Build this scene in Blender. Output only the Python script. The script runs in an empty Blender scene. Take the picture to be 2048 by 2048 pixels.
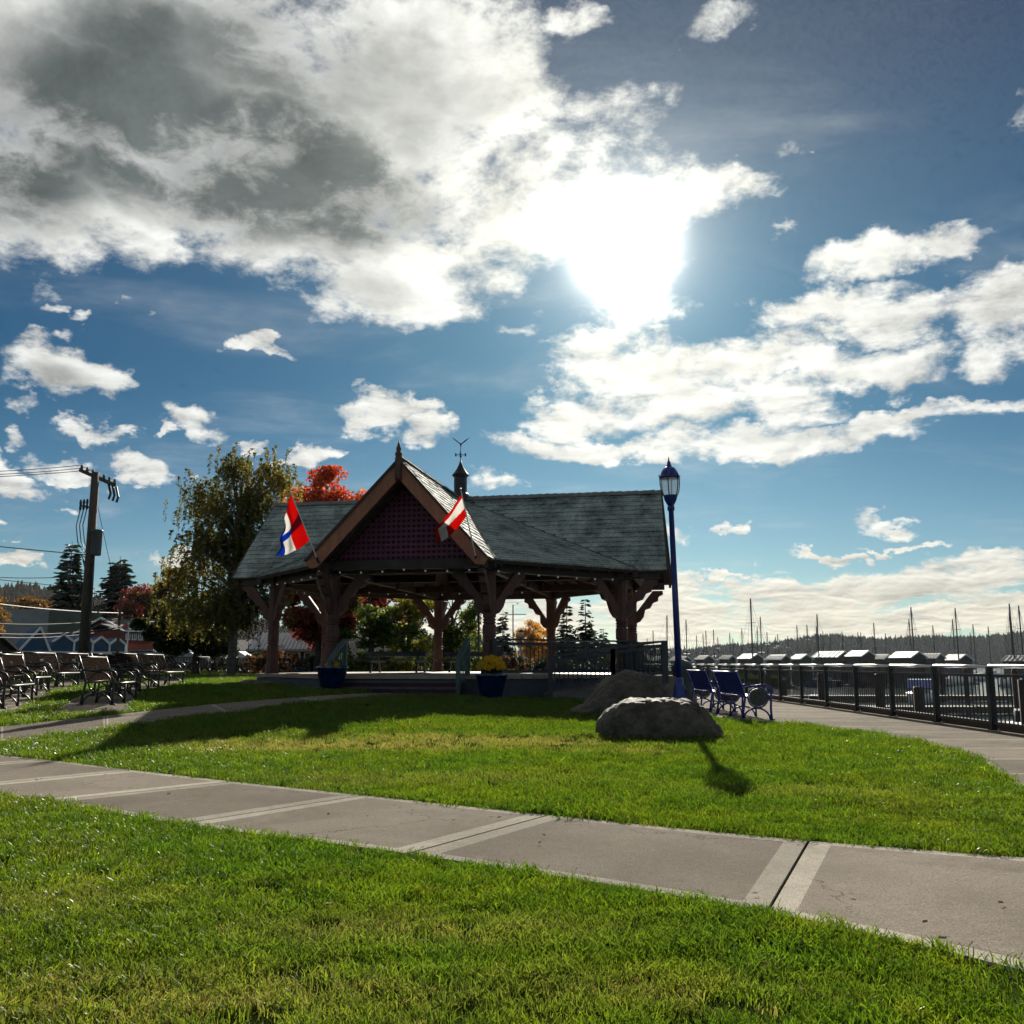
import bpy, math, random
import numpy as np
from mathutils import Vector, Matrix, noise as mnoise
random.seed(7)
RNG = np.random.default_rng(11)
R = math.radians
SC = bpy.context.scene
COL = SC.collection

# ------------------------------------------------------------------ camera
F = 1900.0                      # focal length in pixels of the 2048 px photograph
HORIZ = 1327.0
CAMZ = 1.09
PITCH = math.atan((HORIZ - 1024) / F)
cam_d = bpy.data.cameras.new('camera'); cam = bpy.data.objects.new('camera', cam_d); COL.objects.link(cam)
cam_d.sensor_width = 36.0; cam_d.lens = F / 2048 * 36.0
cam_d.clip_start = 0.05; cam_d.clip_end = 20000
cam.location = (0, 0, CAMZ); cam.rotation_euler = (math.pi / 2 + PITCH, 0, 0)
SC.camera = cam

def ray(px, py):
    u, v = (px - 1024) / F, (1024 - py) / F
    return Vector((u, math.cos(PITCH) - v * math.sin(PITCH), math.sin(PITCH) + v * math.cos(PITCH)))
def on_z(px, py, z=0.0):        # the place on level z that shows at a pixel
    d = ray(px, py); t = (z - CAMZ) / d.z
    return Vector((d.x * t, d.y * t, z))
def at(px, py, y):              # the place at distance y that shows at a pixel
    d = ray(px, py); t = y / d.y
    return Vector((d.x * t, y, CAMZ + d.z * t))

# ------------------------------------------------------------------ sun, sky, exposure
SUN_PX = (1247, 492)
sd = ray(*SUN_PX).normalized()
SUN_AZ = math.atan2(sd.x, sd.y); SUN_EL = math.asin(sd.z)
sl = bpy.data.lights.new('sun', 'SUN'); so = bpy.data.objects.new('sun', sl); COL.objects.link(so)
sl.energy = 4.5; sl.angle = R(0.55); sl.color = (1.0, 0.93, 0.80)
so.rotation_euler = sd.to_track_quat('Z', 'Y').to_euler()

SC.view_settings.view_transform = 'Standard'; SC.view_settings.look = 'None'
SC.view_settings.gamma = 1.0; SC.view_settings.use_curve_mapping = False
SC.view_settings.exposure = 1.05
SC.cycles.use_denoising = True
SC.cycles.use_adaptive_sampling = True; SC.cycles.adaptive_threshold = 0.015; SC.cycles.adaptive_min_samples = 14
SC.cycles.max_bounces = 6; SC.cycles.diffuse_bounces = 3; SC.cycles.glossy_bounces = 3
SC.cycles.transmission_bounces = 4; SC.cycles.transparent_max_bounces = 8
SC.cycles.caustics_reflective = False; SC.cycles.caustics_refractive = False
SC.cycles.sample_clamp_indirect = 3.0; SC.cycles.sample_clamp_direct = 12.0

W = bpy.data.worlds.new('World'); SC.world = W; W.use_nodes = True
class NT:
    """small helper to write node trees"""
    def __init__(s, tree): s.t = tree; s.n = tree.nodes; s.l = tree.links
    def new(s, typ, **kw):
        n = s.n.new(typ)
        for k, v in kw.items(): setattr(n, k, v)
        return n
    def put(s, sock, v):
        if isinstance(v, bpy.types.NodeSocket): s.l.new(v, sock)
        else: sock.default_value = v
    def m(s, op, a, b=0.0, c=0.0, clamp=False):
        n = s.new('ShaderNodeMath', operation=op, use_clamp=clamp)
        s.put(n.inputs[0], a); s.put(n.inputs[1], b); s.put(n.inputs[2], c)
        return n.outputs[0]
    def vm(s, op, a, b=(0, 0, 0), c=(0, 0, 0)):
        n = s.new('ShaderNodeVectorMath', operation=op)
        s.put(n.inputs[0], a)
        if op == 'SCALE': s.put(n.inputs[3], b)
        else: s.put(n.inputs[1], b)
        if op == 'MULTIPLY_ADD': s.put(n.inputs[2], c)
        return n.outputs['Value'] if op in ('DOT_PRODUCT', 'LENGTH', 'DISTANCE') else n.outputs[0]
    def noise(s, vec, scale, detail=4, rough=0.55, dist=0.0, lac=2.0):
        n = s.new('ShaderNodeTexNoise'); n.noise_dimensions = '3D'
        s.put(n.inputs['Vector'], vec); s.put(n.inputs['Scale'], scale); s.put(n.inputs['Detail'], detail)
        s.put(n.inputs['Roughness'], rough); s.put(n.inputs['Distortion'], dist); s.put(n.inputs['Lacunarity'], lac)
        return n
    def ramp(s, v, lo, hi, a=0.0, b=1.0, smooth=True):
        n = s.new('ShaderNodeMapRange'); n.interpolation_type = 'SMOOTHSTEP' if smooth else 'LINEAR'; n.clamp = True
        for i, q in enumerate((v, lo, hi, a, b)): s.put(n.inputs[i], q)
        return n.outputs[0]
    def mix(s, f, a, b, mode='MIX'):
        n = s.new('ShaderNodeMix', data_type='RGBA', blend_type=mode)
        s.put(n.inputs[0], f)
        s.put(n.inputs[6], a if not isinstance(a, tuple) else (*a[:3], 1)); s.put(n.inputs[7], b if not isinstance(b, tuple) else (*b[:3], 1))
        return n.outputs[2]

def build_world():
    g = NT(W.node_tree); g.n.clear()
    out = g.new('ShaderNodeOutputWorld'); bg = g.new('ShaderNodeBackground'); bg.inputs[1].default_value = 0.075
    g.l.new(bg.outputs[0], out.inputs[0])
    sky = g.new('ShaderNodeTexSky', sky_type='NISHITA', sun_disc=False)
    sky.sun_elevation = SUN_EL; sky.sun_rotation = SUN_AZ
    sky.altitude = 0; sky.air_density = 1.0; sky.dust_density = 0.35; sky.ozone_density = 2.2
    tc = g.new('ShaderNodeTexCoord'); d = g.vm('NORMALIZE', tc.outputs['Generated'])
    sx = g.new('ShaderNodeSeparateXYZ'); g.l.new(d, sx.inputs[0])
    x, y, z = sx.outputs
    az = g.m('ARCTAN2', x, y); el = g.m('ARCSINE', z)
    # coordinates on a cloud deck: features shrink towards the horizon
    zz = g.m('ADD', g.m('MAXIMUM', z, 0.0), 0.16)
    cq = g.new('ShaderNodeCombineXYZ'); g.put(cq.inputs[0], g.m('DIVIDE', x, zz)); g.put(cq.inputs[1], g.m('DIVIDE', y, zz))
    q = cq.outputs[0]
    cu = g.new('ShaderNodeCombineXYZ'); g.put(cu.inputs[0], az); g.put(cu.inputs[1], el)
    uv0 = cu.outputs[0]
    # ragged outlines: the blob coordinates are warped by two noises
    w1 = g.noise(g.vm('MULTIPLY', d, (1, 1, 1.7)), 7.0, 2, 0.5)
    w2 = g.noise(g.vm('MULTIPLY', d, (1, 1, 1.5)), 24.0, 4, 0.6)
    off = g.vm('MULTIPLY_ADD', g.vm('SUBTRACT', w1.outputs['Color'], (.5, .5, .5)), (0.13, 0.085, 0), (0, 0, 0))
    off2 = g.vm('MULTIPLY_ADD', g.vm('SUBTRACT', w2.outputs['Color'], (.5, .5, .5)), (0.085, 0.06, 0), off)
    uv = g.vm('ADD', uv0, off2)
    K = 2048 / 1932
    def ang(px, py):
        r = ray(px * K, py * K).normalized(); return math.atan2(r.x, r.y), math.asin(r.z)
    def blobs(lst, vec, start):
        acc = start
        for b in lst:
            px, py, rx, ry, s = b[:5]
            if len(b) > 5: a0, e0 = R(px), R(py); ra, re = R(rx), R(ry)
            else:
                a0, e0 = ang(px, py); a1, _ = ang(px + rx, py); ra = a1 - a0; re = ang(px, py - ry)[1] - e0
            v = g.vm('MULTIPLY_ADD', vec, (1 / ra, 1 / re, 0), (-a0 / ra, -e0 / re, 0))
            dd = g.vm('DOT_PRODUCT', v, v)
            acc = g.m('MAXIMUM', acc, g.m('MULTIPLY_ADD', dd, -s, s))
        return acc
    C = [  # clouds in view: x, y, half sizes, weight
        (250, 120, 520, 300, 1.1), (120, 370, 360, 175, 1.0), (560, 360, 420, 190, 1.1), (790, 150, 300, 260, .95),
        (800, 520, 260, 125, 1.0), (960, 360, 190, 220, .72), (1170, 380, 200, 170, .66), (1160, 240, 130, 110, .5),
        (1340, 365, 120, 65, .62), (1210, 560, 140, 70, .55), (1270, 500, 90, 110, .5),
        (1090, 45, 100, 48, .55), (1345, 30, 90, 55, .55), (1480, 292, 50, 30, .45), (1475, 447, 36, 20, .5),
        (1640, 500, 150, 55, .8), (1790, 445, 95, 42, .7), (1560, 590, 190, 50, .8), (1700, 620, 160, 45, .75), (1890, 600, 130, 105, .9),
        (1925, 205, 38, 50, .7), (1255, 690, 250, 80, .95), (1430, 680, 220, 65, .95), (1640, 690, 190, 45, .7),
        (1110, 770, 130, 45, .75), (1150, 835, 250, 42, .9), (1420, 815, 370, 46, .95), (1650, 780, 260, 30, .75), (1830, 748, 170, 22, .7),
        (1330, 745, 260, 60, .9), (1000, 625, 60, 30, .5),
        (90, 690, 155, 62, 1.0), (210, 715, 60, 45, .8), (20, 760, 60, 22, .5), (470, 648, 58, 30, .9), (520, 668, 50, 18, .6),
        (690, 795, 130, 48, 1.0), (790, 825, 80, 30, .8), (775, 775, 40, 22, .7), (165, 803, 66, 24, .8), (225, 812, 40, 18, .6), (365, 790, 78, 28, .7), (310, 810, 26, 16, .7),
        (15, 890, 85, 40, .95), (30, 830, 40, 24, .6), (130, 868, 68, 22, .8), (270, 880, 75, 38, .95), (240, 905, 60, 24, .8), (450, 822, 46, 17, .7),
        (548, 862, 60, 24, .9), (30, 1042, 62, 24, .95), (312, 1050, 52, 20, .95), (380, 880, 18, 9, .6), (15, 985, 28, 12, .6), (100, 750, 30, 10, .4),
        (75, 556, 55, 22, .5), (150, 598, 42, 20, .5), (300, 590, 30, 15, .4), (100, 940, 20, 8, .4),
        (925, 915, 70, 24, .6), (1310, 1012, 44, 22, .85), (1390, 1005, 32, 14, .8), (1670, 985, 60, 16, .7), (1560, 1050, 100, 13, .8), (1700, 1024, 110, 9, .75),
        (1760, 1100, 340, 46, .9), (1880, 1055, 150, 28, .8), (1600, 1130, 330, 40, .9), (1420, 1165, 300, 36, .85), (1230, 1150, 200, 70, .9), (1000, 1160, 300, 60, .8),
        (1750, 1180, 400, 36, .95), (1300, 1190, 300, 30, .9), (1380, 1097, 130, 9, .6)]
    OUT = [  # the same broken cloud goes on all round
        (-75, 30, 32, 9, 1, 1), (-110, 18, 26, 6, 1, 1), (-150, 34, 30, 11, 1, 1), (165, 22, 26, 7, 1, 1), (125, 36, 30, 10, 1, 1), (88, 24, 24, 8, 1, 1),
        (58, 40, 18, 8, .9, 1), (50, 14, 14, 3.5, .9, 1), (75, 8, 20, 2, .9, 1), (-55, 12, 16, 3, .9, 1), (-90, 6, 25, 2, .9, 1), (-30, 55, 40, 14, 1, 1), (60, 66, 60, 10, 1, 1), (-150, 66, 60, 10, 1, 1), (140, 8, 40, 2, .9, 1), (-160, 8, 30, 2, .9, 1)]
    M = blobs(C + OUT, uv, -0.55)
    # fractal detail, and the same detail a step nearer the sun for relief
    qs = g.vm('MULTIPLY', q, (1, 1, 1))
    n1 = g.noise(qs, 3.1, 9, 0.62, 0.3)
    sun_q = Vector((sd.x, sd.y, 0)) / (sd.z + .16)
    tos = g.vm('NORMALIZE', g.vm('SUBTRACT', tuple(sun_q), q))
    n2 = g.noise(g.vm('ADD', qs, g.vm('MULTIPLY', tos, (.05, .05, .05))), 3.1, 6, 0.62, 0.3)
    fine = g.noise(g.vm('MULTIPLY', d, (1, 1, 1.6)), 22.0, 8, 0.68, 0.25)
    f = g.m('ADD', M, g.m('MULTIPLY', g.m('SUBTRACT', n1.outputs[0], 0.5), 1.75))
    f = g.m('ADD', f, g.m('MULTIPLY', g.m('SUBTRACT', fine.outputs[0], 0.5), 1.35))
    veil = g.noise(g.vm('MULTIPLY', q, (1.0, 1.7, 1)), 1.3, 7, 0.62, 0.4)
    vc = g.m('MULTIPLY', g.ramp(veil.outputs[0], 0.46, 0.85), 0.34)
    cov = g.m('MAXIMUM', g.ramp(f, 0.08, 0.74), vc)
    thick = g.ramp(f, 0.35, 1.35)
    # where the deck is deep enough to look grey from below
    DK = [(420, 310, 430, 190, 1.15), (640, 370, 240, 130, 1.1), (230, 200, 330, 190, .95), (10, 300, 260, 210, .95), (470, 110, 420, 170, .7), (260, 70, 220, 120, .85), (800, 250, 200, 150, .4),
          (80, 715, 120, 45, .45), (1400, 800, 240, 28, .35), (1320, 720, 120, 35, .4), (1780, 1120, 300, 40, .3), (1550, 1150, 300, 40, .2), (700, 560, 200, 60, .3), (1900, 620, 90, 50, .3)]
    DKO = [(a, b, c, e, .35, 1) for (a, b, c, e, s, o) in OUT]
    dk = blobs(DK + DKO, g.vm('ADD', uv0, g.vm('SCALE', off2, 0.55)), 0.0)
    dk = g.m('MULTIPLY', g.ramp(g.m('MULTIPLY_ADD', g.m('SUBTRACT', n1.outputs[0], 0.5), 0.95, dk), 0.0, 0.88), g.ramp(f, 0.25, 1.0))
    cosang = g.vm('DOT_PRODUCT', d, tuple(sd)); angl = g.m('ARCCOSINE', g.m('MINIMUM', cosang, 0.99999))
    near = g.m('EXPONENT', g.m('MULTIPLY', angl, -1 / 0.20))
    core = g.m('EXPONENT', g.m('MULTIPLY', g.m('MULTIPLY', angl, angl), -1 / (0.034 ** 2)))
    wide = g.m('EXPONENT', g.m('MULTIPLY', g.m('MULTIPLY', angl, angl), -1 / (0.085 ** 2)))
    relief = g.m('MULTIPLY_ADD', g.m('SUBTRACT', n1.outputs[0], n2.outputs[0]), 2.4, g.m('MULTIPLY_ADD', g.m('SUBTRACT', fine.outputs[0], 0.5), 0.55, 1.0))
    base = g.mix(dk, (6.1, 6.2, 6.0), (.86, 1.04, 1.06))
    lum = g.m('MULTIPLY', relief, g.m('MULTIPLY_ADD', near, 0.42, 0.76))
    lum = g.m('MAXIMUM', lum, 0.25)
    ccol = g.vm('SCALE', base, lum)
    warm = g.mix(near, (1, 1, 1), (1.04, 1.0, 0.88)); ccol = g.vm('MULTIPLY', ccol, warm)
    # low clouds are seen through more air
    low = g.ramp(el, 0.0, 0.16, 1.0, 0.0); ccol = g.vm('MULTIPLY', ccol, g.mix(low, (1, 1, 1), (1.02, 0.93, 0.76)))
    tint = g.vm('MULTIPLY', sky.outputs[0], g.mix(g.ramp(el, 0.36, 0.62), g.mix(g.ramp(el, 0.0, 0.30), (0.21, 0.32, 0.375), (0.033, 0.148, 0.212)), (0.056, 0.112, 0.156)))
    col = g.mix(cov, tint, ccol)
    glow = g.m('ADD', g.m('MULTIPLY', core, 60.0), g.m('MULTIPLY_ADD', near, 1.4, g.m('MULTIPLY', wide, 2.6)))
    gv = g.vm('SCALE', (1.0, 0.96, 0.86), glow)
    col = g.vm('ADD', col, gv)
    g.l.new(col, bg.inputs[0])
    W.cycles.sampling_method = 'MANUAL'; W.cycles.sample_map_resolution = 1024
build_world()
# ------------------------------------------------------------------ materials
MATS = {}
def mat(name, col, rough=0.7, metal=0.0, var=0.25, scale=3.0, bump=0.0, bscale=40.0, spec=0.5, col2=None, detail=5, emit=0.0, stretch=(1, 1, 1), coat=0.0):
    """principled surface with two-octave colour wear and fine relief, all in object space"""
    if name in MATS: return MATS[name]
    M = bpy.data.materials.new(name); M.use_nodes = True; g = NT(M.node_tree)
    p = g.n['Principled BSDF']
    tc = g.new('ShaderNodeTexCoord'); gm = g.new('ShaderNodeNewGeometry')
    v = g.vm('MULTIPLY', gm.outputs['Position'], stretch)
    n = g.noise(v, scale, detail, 0.6); n2 = g.noise(v, scale * 7.3, 3, 0.6)
    f = g.m('ADD', g.m('MULTIPLY', n.outputs[0], 0.65), g.m('MULTIPLY', n2.outputs[0], 0.35))
    f = g.ramp(f, 0.32, 0.68, 0, 1, False)
    lo = tuple(c * (1 - var) for c in col); hi = tuple(min(1, c * (1 + var)) for c in (col2 or col))
    c = g.mix(f, lo, hi)
    g.l.new(c, p.inputs['Base Color'])
    p.inputs['Roughness'].default_value = rough; p.inputs['Metallic'].default_value = metal
    p.inputs['Specular IOR Level'].default_value = spec
    if coat: p.inputs['Coat Weight'].default_value = coat
    g.l.new(g.ramp(n2.outputs[0], 0.3, 0.7, max(0, rough - .1), min(1, rough + .12), False), p.inputs['Roughness'])
    if bump:
        b = g.new('ShaderNodeBump'); b.inputs['Strength'].default_value = bump; b.inputs['Distance'].default_value = 0.02
        bn = g.noise(v, bscale, 4, 0.65); g.l.new(bn.outputs[0], b.inputs['Height']); g.l.new(b.outputs[0], p.inputs['Normal'])
    if emit:
        g.l.new(c, p.inputs['Emission Color']); p.inputs['Emission Strength'].default_value = emit
    MATS[name] = M; return M

def leaf_mat(name, c1, c2, c3=None, transl=0.5, rough=0.55):
    """thin leaf: light passes through, tint differs leaf by leaf (attribute 'tint')"""
    if name in MATS: return MATS[name]
    M = bpy.data.materials.new(name); M.use_nodes = True; g = NT(M.node_tree); g.n.clear()
    o = g.new('ShaderNodeOutputMaterial'); a = g.new('ShaderNodeAttribute', attribute_name='tint')
    c = g.mix(g.ramp(a.outputs['Fac'], 0.0, 0.7, 0, 1, False), c1, c2)
    if c3: c = g.mix(g.ramp(a.outputs['Fac'], 0.72, 1.0, 0, 1, False), c, c3)
    p = g.new('ShaderNodeBsdfPrincipled'); g.l.new(c, p.inputs['Base Color']); p.inputs['Roughness'].default_value = rough
    p.inputs['Specular IOR Level'].default_value = 0.3
    t = g.new('ShaderNodeBsdfTranslucent'); g.l.new(g.mix(0.5, c, g.vm('MULTIPLY', c, (1.5, 1.35, .7))), t.inputs[0])
    mx = g.new('ShaderNodeMixShader'); mx.inputs[0].default_value = transl
    g.l.new(p.outputs[0], mx.inputs[1]); g.l.new(t.outputs[0], mx.inputs[2]); g.l.new(mx.outputs[0], o.inputs[0])
    MATS[name] = M; return M

def glass_mat(name, tint=(.02, .025, .03), rough=0.08):
    if name in MATS: return MATS[name]
    M = mat(name, tint, rough, 0.0, 0.2, 1.0); M.node_tree.nodes['Principled BSDF'].inputs['Specular IOR Level'].default_value = 0.9
    return M

# ------------------------------------------------------------------ mesh building
class MB:
    def __init__(s): s.v = []; s.f = []; s.mi = []; s.cur = 0
    def add(s, vs, fs):
        o = len(s.v); s.v.extend([tuple(p) for p in vs])
        for f in fs: s.f.append(tuple(i + o for i in f)); s.mi.append(s.cur)
        return s
    def box(s, c, size, rot=None):
        hx, hy, hz = size[0] / 2, size[1] / 2, size[2] / 2
        P = [Vector((x, y, z)) for z in (-hz, hz) for y in (-hy, hy) for x in (-hx, hx)]
        if rot is not None: P = [rot @ p for p in P]
        c = Vector(c)
        return s.add([p + c for p in P], [(0, 2, 3, 1), (4, 5, 7, 6), (0, 1, 5, 4), (2, 6, 7, 3), (0, 4, 6, 2), (1, 3, 7, 5)])
    def bar(s, a, b, w, h, up=(0, 0, 1)):
        a, b = Vector(a), Vector(b); d = (b - a); L = d.length; d.normalize()
        u = Vector(up)
        if abs(d.dot(u)) > 0.99: u = Vector((1, 0, 0))
        x = d.cross(u).normalized(); z = x.cross(d).normalized()
        M = Matrix((x, d, z)).transposed()
        return s.box((a + b) / 2, (w, L, h), M)
    def tube(s, pts, rad, n=8, cap=True, closed=False):
        pts = [Vector(p) for p in pts]; m = len(pts)
        rad = [rad] * m if not hasattr(rad, '__len__') else list(rad)
        o = len(s.v); up = None; rings = []
        for i, p in enumerate(pts):
            if closed: t = pts[(i + 1) % m] - pts[i - 1]
            else: t = pts[min(i + 1, m - 1)] - pts[max(i - 1, 0)]
            t = t.normalized() if t.length > 1e-9 else Vector((0, 0, 1))
            if up is None:
                up = Vector((0, 0, 1)) if abs(t.z) < .9 else Vector((1, 0, 0))
            x = t.cross(up)
            if x.length < 1e-6: x = t.orthogonal()
            x.normalize(); y = x.cross(t).normalized(); up = y
            for k in range(n):
                a = 2 * math.pi * k / n + (math.pi / 4 if n == 4 else 0)
                s.v.append(tuple(p + x * (math.cos(a) * rad[i]) + y * (math.sin(a) * rad[i])))
        R_ = m if closed else m - 1
        for i in range(R_):
            j = (i + 1) % m
            for k in range(n):
                k2 = (k + 1) % n
                s.f.append((o + i * n + k, o + i * n + k2, o + j * n + k2, o + j * n + k)); s.mi.append(s.cur)
        if cap and not closed:
            s.f.append(tuple(o + k for k in range(n))[::-1]); s.mi.append(s.cur)
            s.f.append(tuple(o + (m - 1) * n + k for k in range(n))); s.mi.append(s.cur)
        return s
    def lathe(s, prof, n=16, c=(0, 0, 0), cap=True):
        o = len(s.v); c = Vector(c)
        for r, z in prof:
            for k in range(n):
                a = 2 * math.pi * k / n; s.v.append((c.x + r * math.cos(a), c.y + r * math.sin(a), c.z + z))
        for i in range(len(prof) - 1):
            for k in range(n):
                k2 = (k + 1) % n; s.f.append((o + i * n + k, o + i * n + k2, o + (i + 1) * n + k2, o + (i + 1) * n + k)); s.mi.append(s.cur)
        if cap:
            s.f.append(tuple(o + k for k in range(n))[::-1]); s.mi.append(s.cur)
            s.f.append(tuple(o + (len(prof) - 1) * n + k for k in range(n))); s.mi.append(s.cur)
        return s
    def prism(s, poly, ext):
        """polygon (3d points) pushed along ext"""
        P = [Vector(p) for p in poly]; e = Vector(ext); n = len(P)
        fs = [tuple(range(n))[::-1], tuple(range(n, 2 * n))] + [(i, (i + 1) % n, n + (i + 1) % n, n + i) for i in range(n)]
        return s.add(P + [p + e for p in P], fs)
    def ball(s, c, r, n=8, m=6, sz=1.0):
        prof = [(max(1e-4, r * math.sin(math.pi * i / m)), -r * sz * math.cos(math.pi * i / m)) for i in range(m + 1)]
        return s.lathe(prof, n, c, False)
    def mesh(s, name, mats, smooth=False):
        me = bpy.data.meshes.new(name); me.from_pydata(s.v, [], s.f)
        for m in (mats if isinstance(mats, (list, tuple)) else [mats]): me.materials.append(m)
        if any(s.mi): me.polygons.foreach_set('material_index', s.mi)
        if smooth: me.polygons.foreach_set('use_smooth', [True] * len(s.f))
        me.update(); return me
    def build(s, name, mats, parent=None, smooth=False, **kw):
        me = s.mesh(name, mats, smooth)
        return link(name, me, parent, **kw)

def link(name, me, parent=None, loc=None, mtx=None, label=None, cat=None, group=None, kind=None):
    o = bpy.data.objects.new(name, me); COL.objects.link(o)
    if parent is not None: o.parent = parent
    if loc is not None: o.location = loc
    if mtx is not None: o.matrix_basis = mtx
    tag(o, label, cat, group, kind); return o
def tag(o, label=None, cat=None, group=None, kind=None):
    for k, v in (('label', label), ('category', cat), ('group', group), ('kind', kind)):
        if v: o[k] = v
    return o
def thing(name, label, cat, loc=(0, 0, 0), rz=0.0, group=None):
    o = bpy.data.objects.new(name, None); COL.objects.link(o); o.empty_display_size = 0.2
    o.location = loc; o.rotation_euler = (0, 0, rz); return tag(o, label, cat, group)
KIDS = {}
def copy_tree(root, label=None, loc=None, rz=None, group=None, parent=None, scale=None):
    c = root.copy(); COL.objects.link(c); c.parent = parent
    if label: c['label'] = label
    if group: c['group'] = group
    if loc is not None: c.location = loc
    if rz is not None: c.rotation_euler = (0, 0, rz)
    if scale is not None: c.scale = scale
    for ch in [o for o in root.children]: copy_tree(ch, parent=c)
    return c
def np_mesh(name, V, Fq, mats, tint=None, smooth=False):
    """fast mesh from numpy: V (n,3), Fq (m,k) faces of equal size"""
    me = bpy.data.meshes.new(name); V = np.asarray(V, dtype=np.float32); Fq = np.asarray(Fq, dtype=np.int32)
    m, k = Fq.shape
    me.vertices.add(len(V)); me.vertices.foreach_set('co', V.ravel())
    me.loops.add(m * k); me.loops.foreach_set('vertex_index', Fq.ravel())
    me.polygons.add(m); me.polygons.foreach_set('loop_start', np.arange(0, m * k, k, dtype=np.int32))
    if smooth: me.polygons.foreach_set('use_smooth', np.ones(m, dtype=bool))
    for x in (mats if isinstance(mats, (list, tuple)) else [mats]): me.materials.append(x)
    me.update(calc_edges=True)
    if tint is not None:
        a = me.attributes.new('tint', 'FLOAT', 'POINT'); a.data.foreach_set('value', np.asarray(tint, dtype=np.float32))
    return me
WORDS = ['first', 'second', 'third', 'fourth', 'fifth', 'sixth', 'seventh', 'eighth', 'ninth', 'tenth', 'eleventh', 'twelfth', 'thirteenth', 'fourteenth', 'fifteenth', 'sixteenth', 'seventeenth', 'eighteenth', 'nineteenth', 'twentieth']
def nth(i):
    if i < 20: return WORDS[i]
    t = ['twenty', 'thirty', 'forty', 'fifty'][(i + 1) // 10 - 2]; r = (i + 1) % 10
    return t + '-' + WORDS[r - 1] if r else t.replace('ty', 'tieth')
def sstep(a, b, x):
    t = min(1, max(0, (x - a) / (b - a))); return t * t * (3 - 2 * t)

# ------------------------------------------------------------------ palette
M_CONC = None
def concrete(name, col, line=0.0):
    M = bpy.data.materials.new(name); M.use_nodes = True; g = NT(M.node_tree); p = g.n['Principled BSDF']
    gm = g.new('ShaderNodeNewGeometry'); v = gm.outputs['Position']
    big = g.noise(v, 0.9, 5, 0.62, 0.4); sp = g.noise(v, 120, 3, 0.7); md = g.noise(v, 14, 4, 0.65)
    st = g.noise(v, 3.1, 6, 0.7, 1.2)
    c = g.mix(g.ramp(big.outputs[0], .3, .7), tuple(x * .78 for x in col), tuple(x * 1.15 for x in col))
    c = g.mix(g.m('MULTIPLY', g.ramp(sp.outputs[0], .42, .66), .8), c, tuple(x * .45 for x in col))
    gr = g.noise(v, 320, 2, .6); c = g.mix(g.m('MULTIPLY', g.ramp(gr.outputs[0], .55, .72), .6), c, tuple(x * 1.7 for x in col))
    c = g.mix(g.m('MULTIPLY', g.ramp(md.outputs[0], .55, .75), .35), c, tuple(x * 1.35 for x in col))
    c = g.mix(g.m('MULTIPLY', g.ramp(st.outputs[0], .58, .72), .45), c, tuple(x * .6 for x in col))
    oi = g.new('ShaderNodeObjectInfo'); rv = g.ramp(oi.outputs['Random'], 0, 1, .80, 1.16, False); c = g.vm('SCALE', c, rv)
    wv = g.vm('ADD', v, g.vm('SCALE', g.noise(v, 2.2, 5, .7).outputs['Color'], .7))
    ck = g.new('ShaderNodeTexVoronoi', feature='DISTANCE_TO_EDGE'); g.put(ck.inputs['Vector'], wv); ck.inputs['Scale'].default_value = .42
    cm = g.m('MULTIPLY', g.ramp(ck.outputs[0], .0, .0045, 1, 0), g.ramp(big.outputs[0], .44, .5)); c = g.mix(g.m('MULTIPLY', cm, .85), c, tuple(x * .2 for x in col))
    sn = g.noise(v, .55, 7, .75, 1.6); c = g.mix(g.m('MULTIPLY', g.ramp(sn.outputs[0], .52, .66), .42), c, tuple(x * .5 for x in col))
    g.l.new(c, p.inputs['Base Color']); p.inputs['Roughness'].default_value = .95; p.inputs['Specular IOR Level'].default_value = .02
    b = g.new('ShaderNodeBump'); b.inputs['Strength'].default_value = .8; b.inputs['Distance'].default_value = .006
    g.l.new(g.m('ADD', sp.outputs[0], md.outputs[0]), b.inputs['Height']); g.l.new(b.outputs[0], p.inputs['Normal'])
    return M
M_CONC = concrete('broomed_concrete', (.215, .188, .155)); M_TROWEL = concrete('trowelled_concrete', (.37, .34, .285))
M_SOIL = mat('soil', (.035, .032, .016), .95, var=.4, scale=6)
M_TIMBER = mat('stained_timber', (.105, .046, .036), .66, var=.35, scale=2.5, bump=.35, bscale=30, stretch=(6, 6, 1))
M_BARGE = mat('red_brown_board', (.34, .13, .07), .6, var=.3, scale=2.2, bump=.3, bscale=26, stretch=(3, 3, 1))
M_DARKT = mat('dark_timber', (.055, .035, .032), .7, var=.35, scale=3, bump=.2)
M_LATT = mat('maroon_lattice', (.14, .028, .066), .6, var=.3, scale=4, bump=.2)
M_PANEL = mat('dark_backing_board', (.04, .014, .03), .8, var=.3)
M_SHING = mat('weathered_cedar', (.165, .205, .195), .78, var=.68, scale=1.6, bump=.6, bscale=55, col2=(.29, .33, .30), spec=.35)
M_BLUE = mat('blue_paint', (.008, .022, .2), .35, var=.25, scale=5, coat=.3)
M_BLACK = mat('black_powder_coat', (.014, .014, .016), .42, var=.35, scale=8)
M_BENCH = mat('dark_bronze_straps', (.03, .021, .017), .7, 0.0, var=.35, scale=9, spec=.0)
M_PLAQ = mat('plaque_metal', (.75, .74, .7), .4, 0.2, var=.1)
M_STEEL = mat('brushed_steel', (.62, .62, .62), .28, 1.0, var=.12, scale=20)
M_WHITE = mat('white_trim', (.72, .72, .7), .6, var=.12, scale=3)
M_GALV = mat('galvanised', (.4, .41, .42), .5, .6, var=.2, scale=3)
M_POLE = mat('creosote_pole', (.085, .06, .04), .85, var=.4, scale=2, bump=.4, bscale=20, stretch=(5, 5, .6))
M_WIRE = mat('cable', (.02, .02, .022), .6)
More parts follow.
